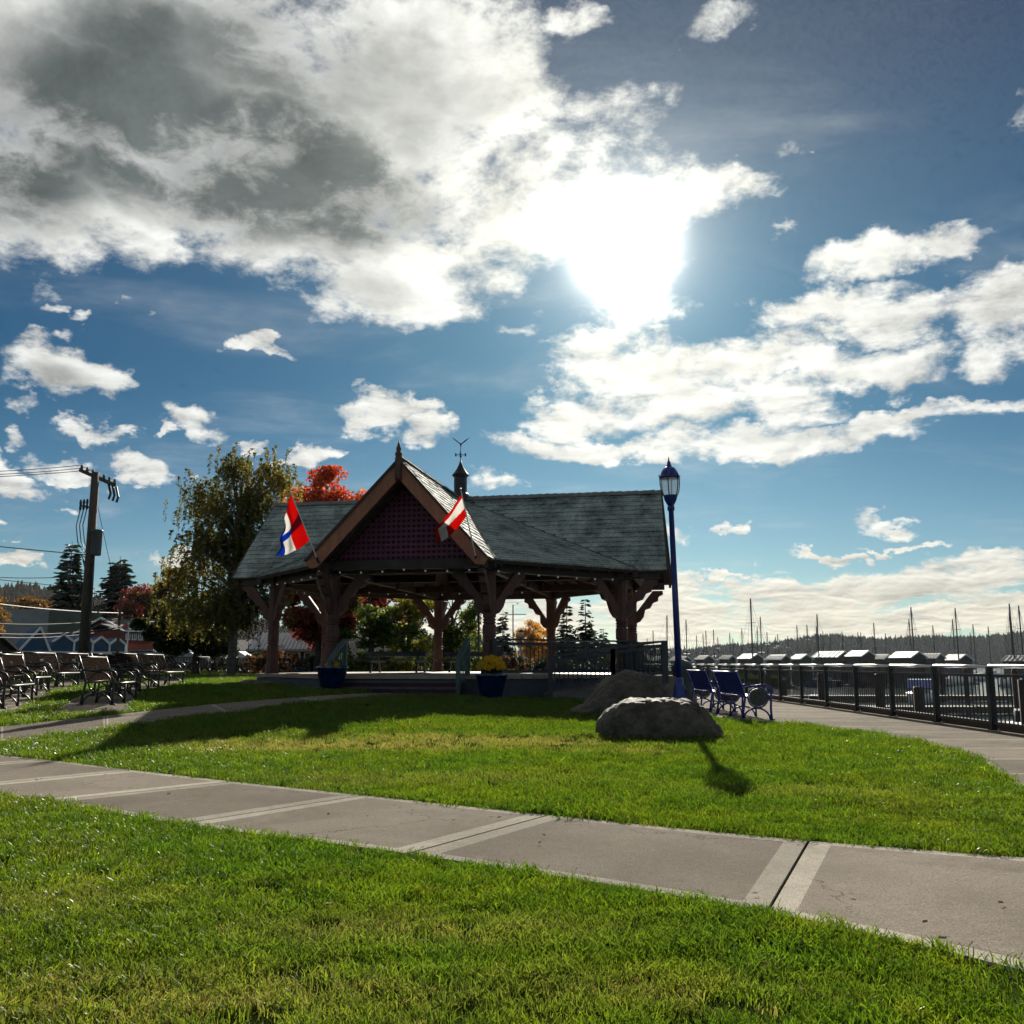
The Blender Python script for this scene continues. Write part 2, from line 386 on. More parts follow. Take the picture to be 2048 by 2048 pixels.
M_BARK = mat('bark', (.06, .045, .035), .9, var=.45, scale=3, bump=.6, bscale=18)
M_BIRCH = mat('birch_bark', (.15, .135, .115), .8, var=.6, scale=3.5, stretch=(1, 1, 3))
M_ROCK = None
# ================================================================== SETTING: ground, water, paving
def H(x, y):
    """height of the park ground: level by the water, a low rise towards pavilion and benches"""
    return 0.42 * sstep(8, 26, y) * (1 - sstep(-8, 5.3, x)) + 0.012 * min(60, max(0, -x - 10)) * sstep(10, 26, y)
def on_g(px, py):
    z = 0.0
    for _ in range(12):
        p = on_z(px, py, z); z = 0.5 * z + 0.5 * H(p.x, p.y)
    return Vector((p.x, p.y, H(p.x, p.y)))

def lawn_soil():
    M = bpy.data.materials.new('turf_soil'); M.use_nodes = True; g = NT(M.node_tree); p = g.n['Principled BSDF']
    v = g.new('ShaderNodeNewGeometry').outputs['Position']
    a = g.noise(v, 1.3, 6, .65); b = g.noise(v, 18, 4, .7)
    c = g.mix(g.ramp(a.outputs[0], .35, .65), (.018, .026, .006), (.032, .044, .009))
    c = g.mix(g.m('MULTIPLY', g.ramp(b.outputs[0], .5, .7), .6), c, (.04, .032, .016))
    g.l.new(c, p.inputs['Base Color']); p.inputs['Roughness'].default_value = .95; p.inputs['Specular IOR Level'].default_value = .0
    return M
M_TURF = lawn_soil()
def ground_sheet():
    xs = sorted(set([-3000, -1200, -500, -250, -150, -100, -70, -50, -40, -34, -30] + list(np.arange(-28, 8.01, .5)) + [8.1]))
    ys = sorted(set([-60, -20, -8, -4] + list(np.arange(-2, 46.1, .5)) + list(range(48, 70, 3)) + [80, 100, 130, 170, 240, 400, 900, 3000]))
    V = [(x, y, H(x, y)) for y in ys for x in xs]; nx = len(xs)
    Fq = [(j * nx + i, j * nx + i + 1, (j + 1) * nx + i + 1, (j + 1) * nx + i) for j in range(len(ys) - 1) for i in range(nx - 1)]
    me = np_mesh('ground', V, Fq, M_TURF, smooth=True); return link('ground', me, kind='structure')
ground_sheet()
# a tongue of shore beyond the pavilion
mb = MB(); mb.prism([(8.0, 62, -.6), (20, 70, -.6), (26, 95, -.6), (24, 140, -.6), (8.0, 170, -.6)], (0, 0, .62)); mb.build('shore', M_TURF, kind='structure')

def water_mat():
    M = bpy.data.materials.new('harbour_water'); M.use_nodes = True; g = NT(M.node_tree); p = g.n['Principled BSDF']
    p.inputs['Base Color'].default_value = (.012, .03, .032, 1); p.inputs['Roughness'].default_value = .12
    p.inputs['Specular IOR Level'].default_value = .6
    v = g.vm('MULTIPLY', g.new('ShaderNodeNewGeometry').outputs['Position'], (1, .55, 1))
    a = g.noise(v, 1.4, 5, .6, .5); b = g.noise(v, .16, 3, .5)
    bp = g.new('ShaderNodeBump'); bp.inputs['Strength'].default_value = .22; bp.inputs['Distance'].default_value = .06
    g.l.new(g.m('ADD', a.outputs[0], b.outputs[0]), bp.inputs['Height']); g.l.new(bp.outputs[0], p.inputs['Normal'])
    return M
WZ = -2.3
mb = MB(); mb.add([(8.05, -60, WZ), (6000, -60, WZ), (6000, 7000, WZ), (-800, 7000, WZ), (-800, 3000, WZ), (8.05, 3000, WZ)], [(0, 1, 2, 5), (5, 2, 3, 4)])
mb.build('water', water_mat(), kind='structure')

def crom(P, t):
    """point on a smooth curve through P, t in 0..len-1"""
    n = len(P); i = min(n - 2, max(0, int(math.floor(t)))); u = t - i
    p0, p1, p2, p3 = P[max(0, i - 1)], P[i], P[i + 1], P[min(n - 1, i + 2)]
    return .5 * ((2 * p1) + (p2 - p0) * u + (2 * p0 - 5 * p1 + 4 * p2 - p3) * u * u + (3 * p1 - p0 - 3 * p2 + p3) * u ** 3)

def slab(A, B, s0, s1, band, edge, parent, lift=.014, name='paving_slab', nseg=4, gap=.007, mats=None):
    """one concrete slab between curve A (far edge) and B (near edge), with trowelled margins"""
    La = (crom(A, s1) - crom(A, s0)).length; Wd = (crom(A, s0) - crom(B, s0)).length
    g_ = gap / La * (s1 - s0); s0 += g_; s1 -= g_
    bs = band / La * (s1 - s0)
    ss = [s0, s0 + bs] + [s0 + bs + (s1 - s0 - 2 * bs) * k / nseg for k in range(1, nseg)] + [s1 - bs, s1]
    et = edge / Wd; ts = [0, et, .5, 1 - et, 1]
    mb = MB(); idx = {}
    for i, s in enumerate(ss):
        a, b = crom(A, s), crom(B, s)
        for j, t in enumerate(ts):
            p = a.lerp(b, t); idx[i, j] = len(mb.v); mb.v.append((p.x, p.y, H(p.x, p.y) + lift))
    for i in range(len(ss) - 1):
        for j in range(len(ts) - 1):
            mb.cur = 1 if (i in (0, len(ss) - 2) or j in (0, len(ts) - 2)) else 0
            mb.add([], []); mb.f.append((idx[i, j], idx[i, j + 1], idx[i + 1, j + 1], idx[i + 1, j])); mb.mi.append(mb.cur)
    mb.cur = 1
    rim = [(i, 0) for i in range(len(ss))] + [(len(ss) - 1, j) for j in range(1, len(ts))] + [(i, len(ts) - 1) for i in range(len(ss) - 2, -1, -1)] + [(0, j) for j in range(len(ts) - 2, 0, -1)]
    low = []
    for k in rim:
        x, y, z = mb.v[idx[k]]; low.append(len(mb.v)); mb.v.append((x, y, z - .1))
    for k in range(len(rim)):
        k2 = (k + 1) % len(rim); mb.f.append((idx[rim[k]], idx[rim[k2]], low[k2], low[k])); mb.mi.append(1)
    return mb.build(name, mats or [M_CONC, M_TROWEL], parent)

def empty_struct(name):
    o = bpy.data.objects.new(name, None); COL.objects.link(o); o['kind'] = 'structure'; return o
NOGRASS = []          # ground polygons kept free of grass
def strip_poly(A, B, n=40):
    m = len(A) - 1
    return [tuple(crom(A, m * k / n)[:2]) for k in range(n + 1)] + [tuple(crom(B, m * k / n)[:2]) for k in range(n, -1, -1)]

# foreground path
PF = [(-330, 1478), (-80, 1505), (95, 1522), (266, 1543), (464, 1566), (726, 1594), (1097, 1634), (1618, 1686), (2400, 1746)]
PN = [(-1500, 1500), (-800, 1540), (-420, 1562), (-150, 1584), (91, 1606), (362, 1652), (816, 1712), (1535, 1830), (2300, 2012)]
FA = [on_g(*p) for p in PF]; FB = [on_g(*p) for p in PN]
path = empty_struct('path')
for i in range(len(FA) - 1): slab(FA, FB, i, i + 1, .13, .10, path, gap=.009)
NOGRASS.append(strip_poly(FA, FB))

# path that curves past the pavilion steps
UA = [on_g(*p) for p in [(-260, 1484), (0, 1455), (212, 1433), (424, 1410), (600, 1396), (700, 1389), (830, 1386), (1000, 1386), (1120, 1389), (1240, 1396)]]
UB = [on_g(*p) for p in [(-260, 1528), (0, 1488), (212, 1458), (456, 1426), (640, 1405), (745, 1396), (850, 1393), (1000, 1393), (1115, 1397), (1225, 1406)]]
path2 = empty_struct('pavilion_path')
for i in range(len(UA) - 1): slab(UA, UB, i, i + 1, .05, .08, path2, nseg=3)
NOGRASS.append(strip_poly(UA, UB))

# promenade along the railing
EDGE = [(1.0, 2.6), (3.0, 2.9), (5.3, 3.35), (7.8, 4.2), (9.5, 4.75), (11.0, 5.3), (12.4, 5.6), (13.8, 5.68), (15.2, 5.6), (16.3, 5.42), (17.2, 5.1), (17.9, 4.45), (18.4, 4.05), (26, 3.95), (27, 4.75), (60, 4.75)]
def edge_x(y):
    for (y0, x0), (y1, x1) in zip(EDGE, EDGE[1:]):
        if y0 <= y <= y1: return x0 + (x1 - x0) * sstep(0, 1, (y - y0) / (y1 - y0)) if y1 - y0 > 3 else x0 + (x1 - x0) * (y - y0) / (y1 - y0)
    return EDGE[-1][1]
RX = 7.82             # line of the railing
prom = empty_struct('promenade')
yy = 1.0
while yy < 58:
    y1 = yy + (1.45 if yy < 30 else 4.0)
    n = 5; b = .055
    mb = MB(); ys_ = [yy + .005, yy + b] + [yy + b + (y1 - yy - 2 * b) * k / n for k in range(1, n)] + [y1 - b, y1 - .005]
    for i, y in enumerate(ys_):
        x0 = edge_x(y); xs_ = [x0, x0 + .08, (x0 + RX) / 2, RX + .1]
        for x in xs_: mb.v.append((x, y, .012))
    for i in range(len(ys_) - 1):
        for j in range(3):
            mb.f.append((i * 4 + j, i * 4 + j + 1, i * 4 + j + 5, i * 4 + j + 4)); mb.mi.append(1 if i in (0, len(ys_) - 2) or j == 0 else 0)
    mb.build('paving_slab', [M_CONC, M_TROWEL], prom); yy = y1
NOGRASS.append([(edge_x(y), y) for y in np.arange(1, 60, .25)] + [(60, 60), (60, 1)])
# the sea wall and its timber kerb
mb = MB(); mb.prism([(8.0, -8, -4), (8.16, -8, -4), (8.16, -8, .0), (8.0, -8, .0)], (0, 175, 0)); mb.build('quay_wall', mat('wet_concrete', (.12, .115, .1), .8, var=.4, scale=1.5), kind='structure')
mb = MB()
y = 6.0
kerb = thing('kerb_beam', 'dark weathered timber kerb beam running under the black railing', 'kerb', (0, 0, 0))
while y < 62:
    m = MB(); m.box((8.02, y + 1.99, .07), (.16, 3.96, .13)); m.build('timber', M_DARKT, kerb); y += 4

# bench pads: rows of concrete under the seats
def pad(pts, l, r, name):
    A = []; B = []
    P = [Vector((x, y, 0)) for x, y in pts]
    for i, p in enumerate(P):
        t = (P[min(i + 1, len(P) - 1)] - P[max(0, i - 1)]).normalized(); n = Vector((t.y, -t.x, 0))
        A.append(p - n * l); B.append(p + n * r)
    e = empty_struct(name)
    for i in range(len(A) - 1): slab(A, B, i, i + 1, .04, .06, e, lift=.016)
    NOGRASS.append(strip_poly(A, B))
ROW2 = [(-7.62, 18.0), (-8.68, 21.0), (-9.55, 24.0), (-10.28, 27.3), (-11.3, 31.6)]
ROW1 = [(-9.6, 17.8), (-10.75, 20.9), (-11.9, 24.4), (-12.9, 27.8), (-14.0, 31.6)]
ROW0 = [(-11.4, 19.2), (-12.6, 22.4), (-13.8, 25.6), (-14.8, 29.0)]
pad([(-7.35, 17.2)] + ROW2[1:] + [(-12.6, 36), (-14.6, 42)], 0.75, 0.5, 'bench_terrace')
pad([(-9.3, 17.0)] + ROW1[1:] + [(-15.6, 36.5)], 0.75, 0.55, 'bench_terrace')
pad([(-11.0, 18)] + ROW0[1:], 0.75, 0.55, 'bench_terrace')
pad([(-20.5, 50.2), (-18.2, 51.2), (-16.2, 52.0), (-14.2, 52.6), (-11.0, 53)], 0.9, 1.2, 'bench_terrace')

# ------------------------------------------------------------------ grass: every blade tuft is real, thinned with distance
CTR = Vector((-1.8, 32.6, 0)); TH = R(11.0)
RV = Vector((math.cos(TH), -math.sin(TH), 0)); FV = Vector((-math.sin(TH), -math.cos(TH), 0))
def PV(r, f, z=0): p = CTR + RV * r + FV * f; return Vector((p.x, p.y, z))
NOGRASS.append([tuple(PV(a, b)[:2]) for a, b in [(6.5, 2.7), (6.5, -2.7), (2.7, -6.5), (-2.7, -6.5), (-6.5, -2.7), (-6.5, 2.7), (-2.7, 6.5), (-2.0, 7.4), (2.0, 7.4), (2.7, 6.5)]])

def in_poly(X, Y, poly):
    P = np.array(poly); inside = np.zeros(len(X), bool)
    x0, y0 = P[:, 0], P[:, 1]; x1, y1 = np.roll(x0, -1), np.roll(y0, -1)
    bb = (X > x0.min()) & (X < x0.max()) & (Y > y0.min()) & (Y < y0.max())
    ii = np.where(bb)[0]; xs, ys = X[ii], Y[ii]; r = np.zeros(len(ii), bool)
    for a, b, c, d in zip(x0, y0, x1, y1):
        if b == d: continue
        k = ((b > ys) != (d > ys)) & (xs < (c - a) * (ys - b) / (d - b) + a); r ^= k
    inside[ii] = r; return inside

DEAD = [(-2.0, 12.55, 2.4, .55), (-.6, 13.5, 1.8, .5), (-3.2, 12.0, 1.0, .4), (.6, 13.0, 1.4, .35), (1.2, 11.9, .8, .2), (-1.3, 12.0, .9, .3)]     # worn, strawy places in the middle lawn
def grass_mat():
    M = bpy.data.materials.new('grass_blades'); M.use_nodes = True; g = NT(M.node_tree); g.n.clear()
    o = g.new('ShaderNodeOutputMaterial'); gm = g.new('ShaderNodeNewGeometry'); v = gm.outputs['Position']
    a = g.new('ShaderNodeAttribute', attribute_name='tint')
    ia = g.new('ShaderNodeAttribute', attribute_name='dry'); ia.attribute_type = 'INSTANCER'
    big = g.noise(v, .8, 4, .6); md = g.noise(v, 4.5, 4, .6)
    c = g.mix(g.ramp(a.outputs['Fac'], 0, 1, 0, 1, False), (.034, .088, .008), (.15, .245, .02))
    c = g.mix(g.ramp(big.outputs[0], .36, .64), c, g.vm('MULTIPLY', c, (1.42, 1.12, .9)))
    c = g.mix(g.m('MULTIPLY', g.ramp(md.outputs[0], .54, .72), .42), c, (.15, .125, .028))
    pt = g.noise(v, .45, 5, .65, .4); c = g.mix(g.m('MULTIPLY', g.ramp(pt.outputs[0], .52, .7), .36), c, (.17, .14, .03))
    dk_ = g.noise(v, 2.6, 5, .7, .5); c = g.mix(g.ramp(dk_.outputs[0], .42, .62), g.vm('MULTIPLY', c, (.62, .70, .8)), c)
    c = g.mix(ia.outputs['Fac'], c, (.30, .25, .12))
    d = g.new('ShaderNodeBsdfPrincipled'); g.l.new(c, d.inputs['Base Color']); d.inputs['Roughness'].default_value = .42; d.inputs['Specular IOR Level'].default_value = .45
    t = g.new('ShaderNodeBsdfTranslucent'); g.l.new(g.vm('MULTIPLY', c, (1.45, 1.45, .65)), t.inputs[0])
    mx = g.new('ShaderNodeMixShader'); mx.inputs[0].default_value = .5
    g.l.new(d.outputs[0], mx.inputs[1]); g.l.new(t.outputs[0], mx.inputs[2]); g.l.new(mx.outputs[0], o.inputs[0])
    return M
def tuft(k, nb, mtl):
    rg = np.random.default_rng(100 + k); V = []; Fq = []; T = []
    for _ in range(nb):
        r = .065 * math.sqrt(rg.random()); a = rg.random() * 6.283; bx, by = r * math.cos(a), r * math.sin(a)
        h = .022 + .024 * rg.random(); az = rg.random() * 6.283; lean = (.15 + .75 * rg.random()) * h
        w = .0016 + .0011 * rg.random(); wa = rg.random() * 3.14; wx, wy = w * math.cos(wa), w * math.sin(wa)
        dx, dy = lean * math.cos(az), lean * math.sin(az); t = rg.random(); o = len(V)
        V += [(bx - wx, by - wy, -.004), (bx + wx, by + wy, -.004), (bx + dx * .3 + wx * .9, by + dy * .3 + wy * .9, h * .58), (bx + dx * .3 - wx * .9, by + dy * .3 - wy * .9, h * .58), (bx + dx + wx * .15, by + dy + wy * .15, h * (.96 - .1 * rg.random())), (bx + dx - wx * .15, by + dy - wy * .15, h)]
        Fq += [(o, o + 1, o + 2, o + 3), (o + 3, o + 2, o + 4, o + 5)]; T += [t] * 6
    return np_mesh('grass_tuft', V, Fq, mtl, T)
def lawn():
    mtl = grass_mat()
    protos = [bpy.data.objects.new('grass_tuft', tuft(k, 20, mtl)) for k in range(4)]   # never linked: only instanced
    N = 1600000
    # sample distance so that density falls with distance
    ymin, ymax = 1.6, 48.0
    u = RNG.random(N); pw = .62
    Y = (ymin ** pw + u * (ymax ** pw - ymin ** pw)) ** (1 / pw)
    Xh = Y * .56 + 1.2; X = (RNG.random(N) * 2 - 1) * Xh
    # wanted density
    want = np.where(Y < 4.5, 820., 820. * (4.5 / Y) ** 1.55)
    pdf = pw * Y ** (pw - 1) / (ymax ** pw - ymin ** pw) / (2 * Xh) * N
    keep = RNG.random(N) < want / pdf
    X, Y = X[keep], Y[keep]
    bad = np.zeros(len(X), bool)
    for P in NOGRASS: bad |= in_poly(X, Y, P)
    X, Y = X[~bad], Y[~bad]
    dry = np.zeros(len(X)); kill = np.zeros(len(X), bool)
    for cx, cy, rx, ry in DEAD:
        q = ((X - cx) / rx) ** 2 + ((Y - cy) / ry) ** 2; e = np.exp(-q * 1.3)
        dry = np.maximum(dry, e * (.45 + .9 * RNG.random(len(X)))); kill |= RNG.random(len(X)) < e * .6
    for cx, cy, rx, ry, k_ in ((-1.15, 3.3, .9, .3, .55), (-.35, 4.1, .8, .22, .45), (.4, 3.4, .5, .2, .35), (-2.2, 4.6, .7, .3, .3), (2.6, 8.3, 1.0, .3, .3), (-.8, 9.2, 1.5, .4, .3)):
        dry = np.maximum(dry, np.exp(-(((X - cx) / rx) ** 2 + ((Y - cy) / ry) ** 2)) * k_ * RNG.random(len(X)) * 1.6)
    dry = np.maximum(dry, (RNG.random(len(X)) < .025) * .7)
    thin = np.array([mnoise.noise(Vector((x * 3.2, y * 3.2, 9))) for x, y in zip(X, Y)]); kill |= (thin < -.28) & (RNG.random(len(X)) < .75)
    X, Y, dry = X[~kill], Y[~kill], dry[~kill]
    # uncut fringe round boulders, pots and lamp foot
    ex = []
    for cx, cy, rx, ry, n in ((p1.x, p1.y + .33, .98, .52, 260), (p2.x, p2.y + .45, 1.2, .66, 200), (3.36, 19, .24, .24, 40), (p3.x, p3.y + .3, .7, .42, 60)):
        a = RNG.random(n) * 6.283; k = 1.0 + .12 * RNG.random(n); ex.append(np.stack([cx + rx * k * np.cos(a), cy + ry * k * np.sin(a)], 1))
    ex = np.concatenate(ex); nex = len(ex); X = np.concatenate([X, ex[:, 0]]); Y = np.concatenate([Y, ex[:, 1]]); dry = np.concatenate([dry, RNG.random(nex) * .25])
    Z = np.array([H(x, y) for x, y in zip(X, Y)])
    low = np.array([mnoise.noise(Vector((x * 1.1, y * 1.1, 3))) for x, y in zip(X, Y)])
    s = (.85 + .35 * RNG.random(len(X)) + .45 * low) * (1 + np.clip((Y - 4.5) * .055, 0, 1.5)); hi = np.array([mnoise.noise(Vector((x * 4.5, y * 4.5, 5))) for x, y in zip(X, Y)]); s *= (1 + .38 * hi) * (1 - .35 * np.clip(dry, 0, 1)); s[-nex:] = 1.7 + .9 * RNG.random(nex)
    me = bpy.data.meshes.new('grass'); me.vertices.add(len(X)); me.vertices.foreach_set('co', np.stack([X, Y, Z], 1).astype(np.float32).ravel())
    rot = np.stack([(RNG.random(len(X)) - .5) * .5, (RNG.random(len(X)) - .5) * .5, RNG.random(len(X)) * 6.283], 1)
    me.attributes.new('rot', 'FLOAT_VECTOR', 'POINT').data.foreach_set('vector', rot.astype(np.float32).ravel())
    me.attributes.new('scl', 'FLOAT', 'POINT').data.foreach_set('value', s.astype(np.float32))
    me.attributes.new('dry', 'FLOAT', 'POINT').data.foreach_set('value', np.clip(dry, 0, 1).astype(np.float32))
    me.materials.append(mtl)
    o = link('grass', me, kind='stuff', label='short mown grass of the park lawns', cat='grass')
    ng = bpy.data.node_groups.new('scatter_grass', 'GeometryNodeTree')
    ng.interface.new_socket('Geometry', in_out='INPUT', socket_type='NodeSocketGeometry'); ng.interface.new_socket('Geometry', in_out='OUTPUT', socket_type='NodeSocketGeometry')
    gi, go = ng.nodes.new('NodeGroupInput'), ng.nodes.new('NodeGroupOutput')
    iop = ng.nodes.new('GeometryNodeInstanceOnPoints'); jn = ng.nodes.new('GeometryNodeJoinGeometry')
    for p in protos:
        oi = ng.nodes.new('GeometryNodeObjectInfo'); oi.inputs['Object'].default_value = p; oi.inputs['As Instance'].default_value = True
        ng.links.new(oi.outputs['Geometry'], jn.inputs[0])
    na = ng.nodes.new('GeometryNodeInputNamedAttribute'); na.data_type = 'FLOAT_VECTOR'; na.inputs[0].default_value = 'rot'
    ns = ng.nodes.new('GeometryNodeInputNamedAttribute'); ns.data_type = 'FLOAT'; ns.inputs[0].default_value = 'scl'
    ng.links.new(gi.outputs[0], iop.inputs['Points']); ng.links.new(jn.outputs[0], iop.inputs['Instance'])
    iop.inputs['Pick Instance'].default_value = True
    ng.links.new(na.outputs[0], iop.inputs['Rotation']); ng.links.new(ns.outputs[0], iop.inputs['Scale'])
    ng.links.new(iop.outputs[0], go.inputs[0])
    md = o.modifiers.new('scatter', 'NODES'); md.node_group = ng
    # a scatter of fallen leaves and pale clippings
    rg = np.random.default_rng(5); n = 260; Y = 2.2 + 20 * rg.random(n) ** 1.5; X = (rg.random(n) * 2 - 1) * (Y * .5 + 1); k = X < 5.2; X, Y = X[k], Y[k]
    C = np.stack([X, Y, [H(a, b) + .03 for a, b in zip(X, Y)]], 1); V, Fq = leaf_quads(C, .045, rg); V[:, 2] = C.repeat(4, 0)[:, 2] + (V[:, 2] - C.repeat(4, 0)[:, 2]) * .35
    link('fallen_leaves', np_mesh('fallen_leaves', V, Fq, leaf_mat('dry_leaf', (.10, .05, .02), (.2, .12, .05), (.28, .2, .1), .3, .9), np.repeat(rg.random(len(X)), 4)), kind='stuff', label='dry fallen leaves scattered on lawn and path', cat='leaves')
# ================================================================== PAVILION
FLOOR = 0.77; RIDGE = 6.70; EAVE = 3.92; HW = 2.5; LR = 6.9; LE = 7.12; KP = 6.2
SL = (RIDGE - EAVE) / HW
pav = thing('pavilion', 'open timber park pavilion with crossed gables and grey shingle roof', 'pavilion', (0, 0, 0))
WINGS = [(FV, RV), (RV, -FV), (-FV, -RV), (-RV, FV)]     # direction of each wing, and the direction across it
def WP(w, s, a, z):      # s along the wing, a across it
    d, c = WINGS[w]; p = CTR + d * s + c * a; return Vector((p.x, p.y, z))

# roof boarding: closed thin shell, shingles lie on it
roof_mb = MB()
PLANES = []              # (polygon of 3d points, eave start, eave end)
TOP = Vector((CTR.x, CTR.y, RIDGE))
for w in range(4):
    for sg in (1, -1):
        poly = [TOP, WP(w, LR, 0, RIDGE), WP(w, LE, sg * HW, EAVE), WP(w, KP, sg * HW, EAVE)]
        PLANES.append((poly, poly[3], poly[2]))
    w2 = (w + 1) % 4
    # corner roof between this wing's +side and the next wing: find the matching sides
for w in range(4):
    d, c = WINGS[w]
    a = WP(w, KP, HW, EAVE); w2 = [k for k in range(4) if (WINGS[k][0] - c).length < .01][0]
    s2 = 1 if (WINGS[w2][1] - d).length < .01 else -1
    b = WP(w2, KP, s2 * HW, EAVE)
    PLANES.append(([TOP, a, b], a, b))
for poly, e0, e1 in PLANES:
    n = (poly[1] - poly[0]).cross(poly[2] - poly[0]).normalized()
    if n.z < 0: n = -n
    roof_mb.prism(poly, -n * .07)
M_SOFFIT = mat('dark_soffit_boards', (.05, .04, .038), .85, var=.3, scale=2)
roof = roof_mb.build('roof', M_SOFFIT, pav)

# shingles
def wedge():
    m = MB(); m.add([(-.5, 0, 0), (.5, 0, 0), (.5, 1, 0), (-.5, 1, 0), (-.5, 0, 1), (.5, 0, 1), (.5, 1, .25), (-.5, 1, .25)], [(0, 3, 2, 1), (4, 5, 6, 7), (0, 1, 5, 4), (1, 2, 6, 5), (2, 3, 7, 6), (3, 0, 4, 7)])
    return m
SH_MESHES = []
for k in range(4):
    mm = wedge(); SH_MESHES.append(mm.mesh('shingle', M_SHING))
shingles = []
rs = random.Random(5)
for poly, e0, e1 in PLANES:
    U = (e1 - e0).normalized(); n = (poly[1] - poly[0]).cross(poly[2] - poly[0]).normalized()
    if n.z < 0: n = -n
    Vd = n.cross(U).normalized()
    if Vd.z < 0: Vd = -Vd
    P2 = [((p - e0).dot(U), (p - e0).dot(Vd)) for p in poly]
    vmax = max(p[1] for p in P2); ex = .225
    vk = -.06
    row = 0
    while vk < vmax - .05:
        # span of the polygon at the middle of the course
        vm_ = min(vmax - .01, max(.005, vk + .10)); xs = []
        for (a0, b0), (a1, b1) in zip(P2, P2[1:] + P2[:1]):
            if (b0 - vm_) * (b1 - vm_) < 0: xs.append(a0 + (a1 - a0) * (vm_ - b0) / (b1 - b0))
        if len(xs) >= 2:
            x, xe = min(xs), max(xs)
            while x < xe - .02:
                wd = min(.11 + .13 * rs.random(), xe - x)
                jit = rs.uniform(-.014, .014); ln = min(.38, vmax - vk + .02)
                o = e0 + U * (x + wd / 2) + Vd * (vk + jit) + n * (.004 + rs.uniform(0, .006))
                xa, ya, za = U * (wd - .007), Vd * ln, n * (.040 + rs.uniform(0, .018))
                if xa.cross(ya).dot(za) < 0: xa = -xa
                shingles.append((o, xa, ya, za, n)); x += wd
        vk += ex + rs.uniform(-.008, .008); row += 1
cam_p = Vector((0, 0, CAMZ))
def front(s): return s[4].dot((cam_p - s[0]).normalized()) > .02
vis = sorted([s for s in shingles if front(s)], key=lambda s: (s[0] - cam_p).length * (1.0 - .6 * s[4].dot((cam_p - s[0]).normalized())))
ids = set(id(s) for s in vis[:290])
rest = MB(); uv = [Vector(p) for p in wedge().v]; uf = wedge().f
for s in shingles:
    o, xa, ya, za, n = s
    if id(s) in ids:
        M4 = Matrix(((xa.x, ya.x, za.x, o.x), (xa.y, ya.y, za.y, o.y), (xa.z, ya.z, za.z, o.z), (0, 0, 0, 1)))
        link('shingle', SH_MESHES[0], roof, mtx=M4)
    else:
        rest.add([o + xa * p.x + ya * p.y + za * p.z for p in uv], uf)
rest.build('shingles', M_SHING, roof, kind='stuff')
# ridge caps and hip caps
M_CAP = mat('ridge_cedar', (.17, .165, .15), .75, var=.4, scale=3, bump=.4)
capm = MB(); capm.add([(-.5, -.13, -.11), (-.5, 0, 0.02), (-.5, .13, -.11), (.5, -.13, -.125), (.5, 0, 0), (.5, .13, -.125), (-.5, -.13, -.09), (-.5, 0, .045), (-.5, .13, -.09), (.5, -.13, -.11), (.5, 0, .015), (.5, .13, -.11)],
    [(6, 7, 10, 9), (7, 8, 11, 10), (0, 6, 9, 3), (2, 5, 11, 8), (0, 1, 7, 6), (1, 2, 8, 7), (3, 9, 10, 4), (4, 10, 11, 5), (0, 3, 4, 1), (1, 4, 5, 2)])
cap_me = capm.mesh('ridge_cap', M_CAP)
for w in range(4):
    a, b = WP(w, .1, 0, RIDGE + .10), WP(w, LR + .06, 0, RIDGE + .10); L = (b - a).length; nC = int(L / .27)
    d = (b - a) / L; c = WINGS[w][1]
    for k in range(nC):
        p = a + d * (L * (k + .5) / nC); ln = -L / nC * 1.12
        M4 = Matrix(((d.x * ln, c.x, 0, p.x), (d.y * ln, c.y, 0, p.y), (0, 0, 1, p.z + rs.uniform(-.006, .006)), (0, 0, 0, 1)))
        link('ridge_cap', cap_me, roof, mtx=M4)
hips = MB()
for w in range(4):
    for sg in (1, -1):
        e = WP(w, KP + .05, sg * (HW + .02), EAVE - .02)
        a = TOP + Vector((0, 0, .035)); b = e + Vector((0, 0, .05))
        for k in range(26):
            p0, p1 = a.lerp(b, k / 26), a.lerp(b, (k + 1.1) / 26); hips.bar(p0 + Vector((0, 0, .012)), p1, .17, .03)
hips.build('hip_caps', M_CAP, roof, kind='stuff')
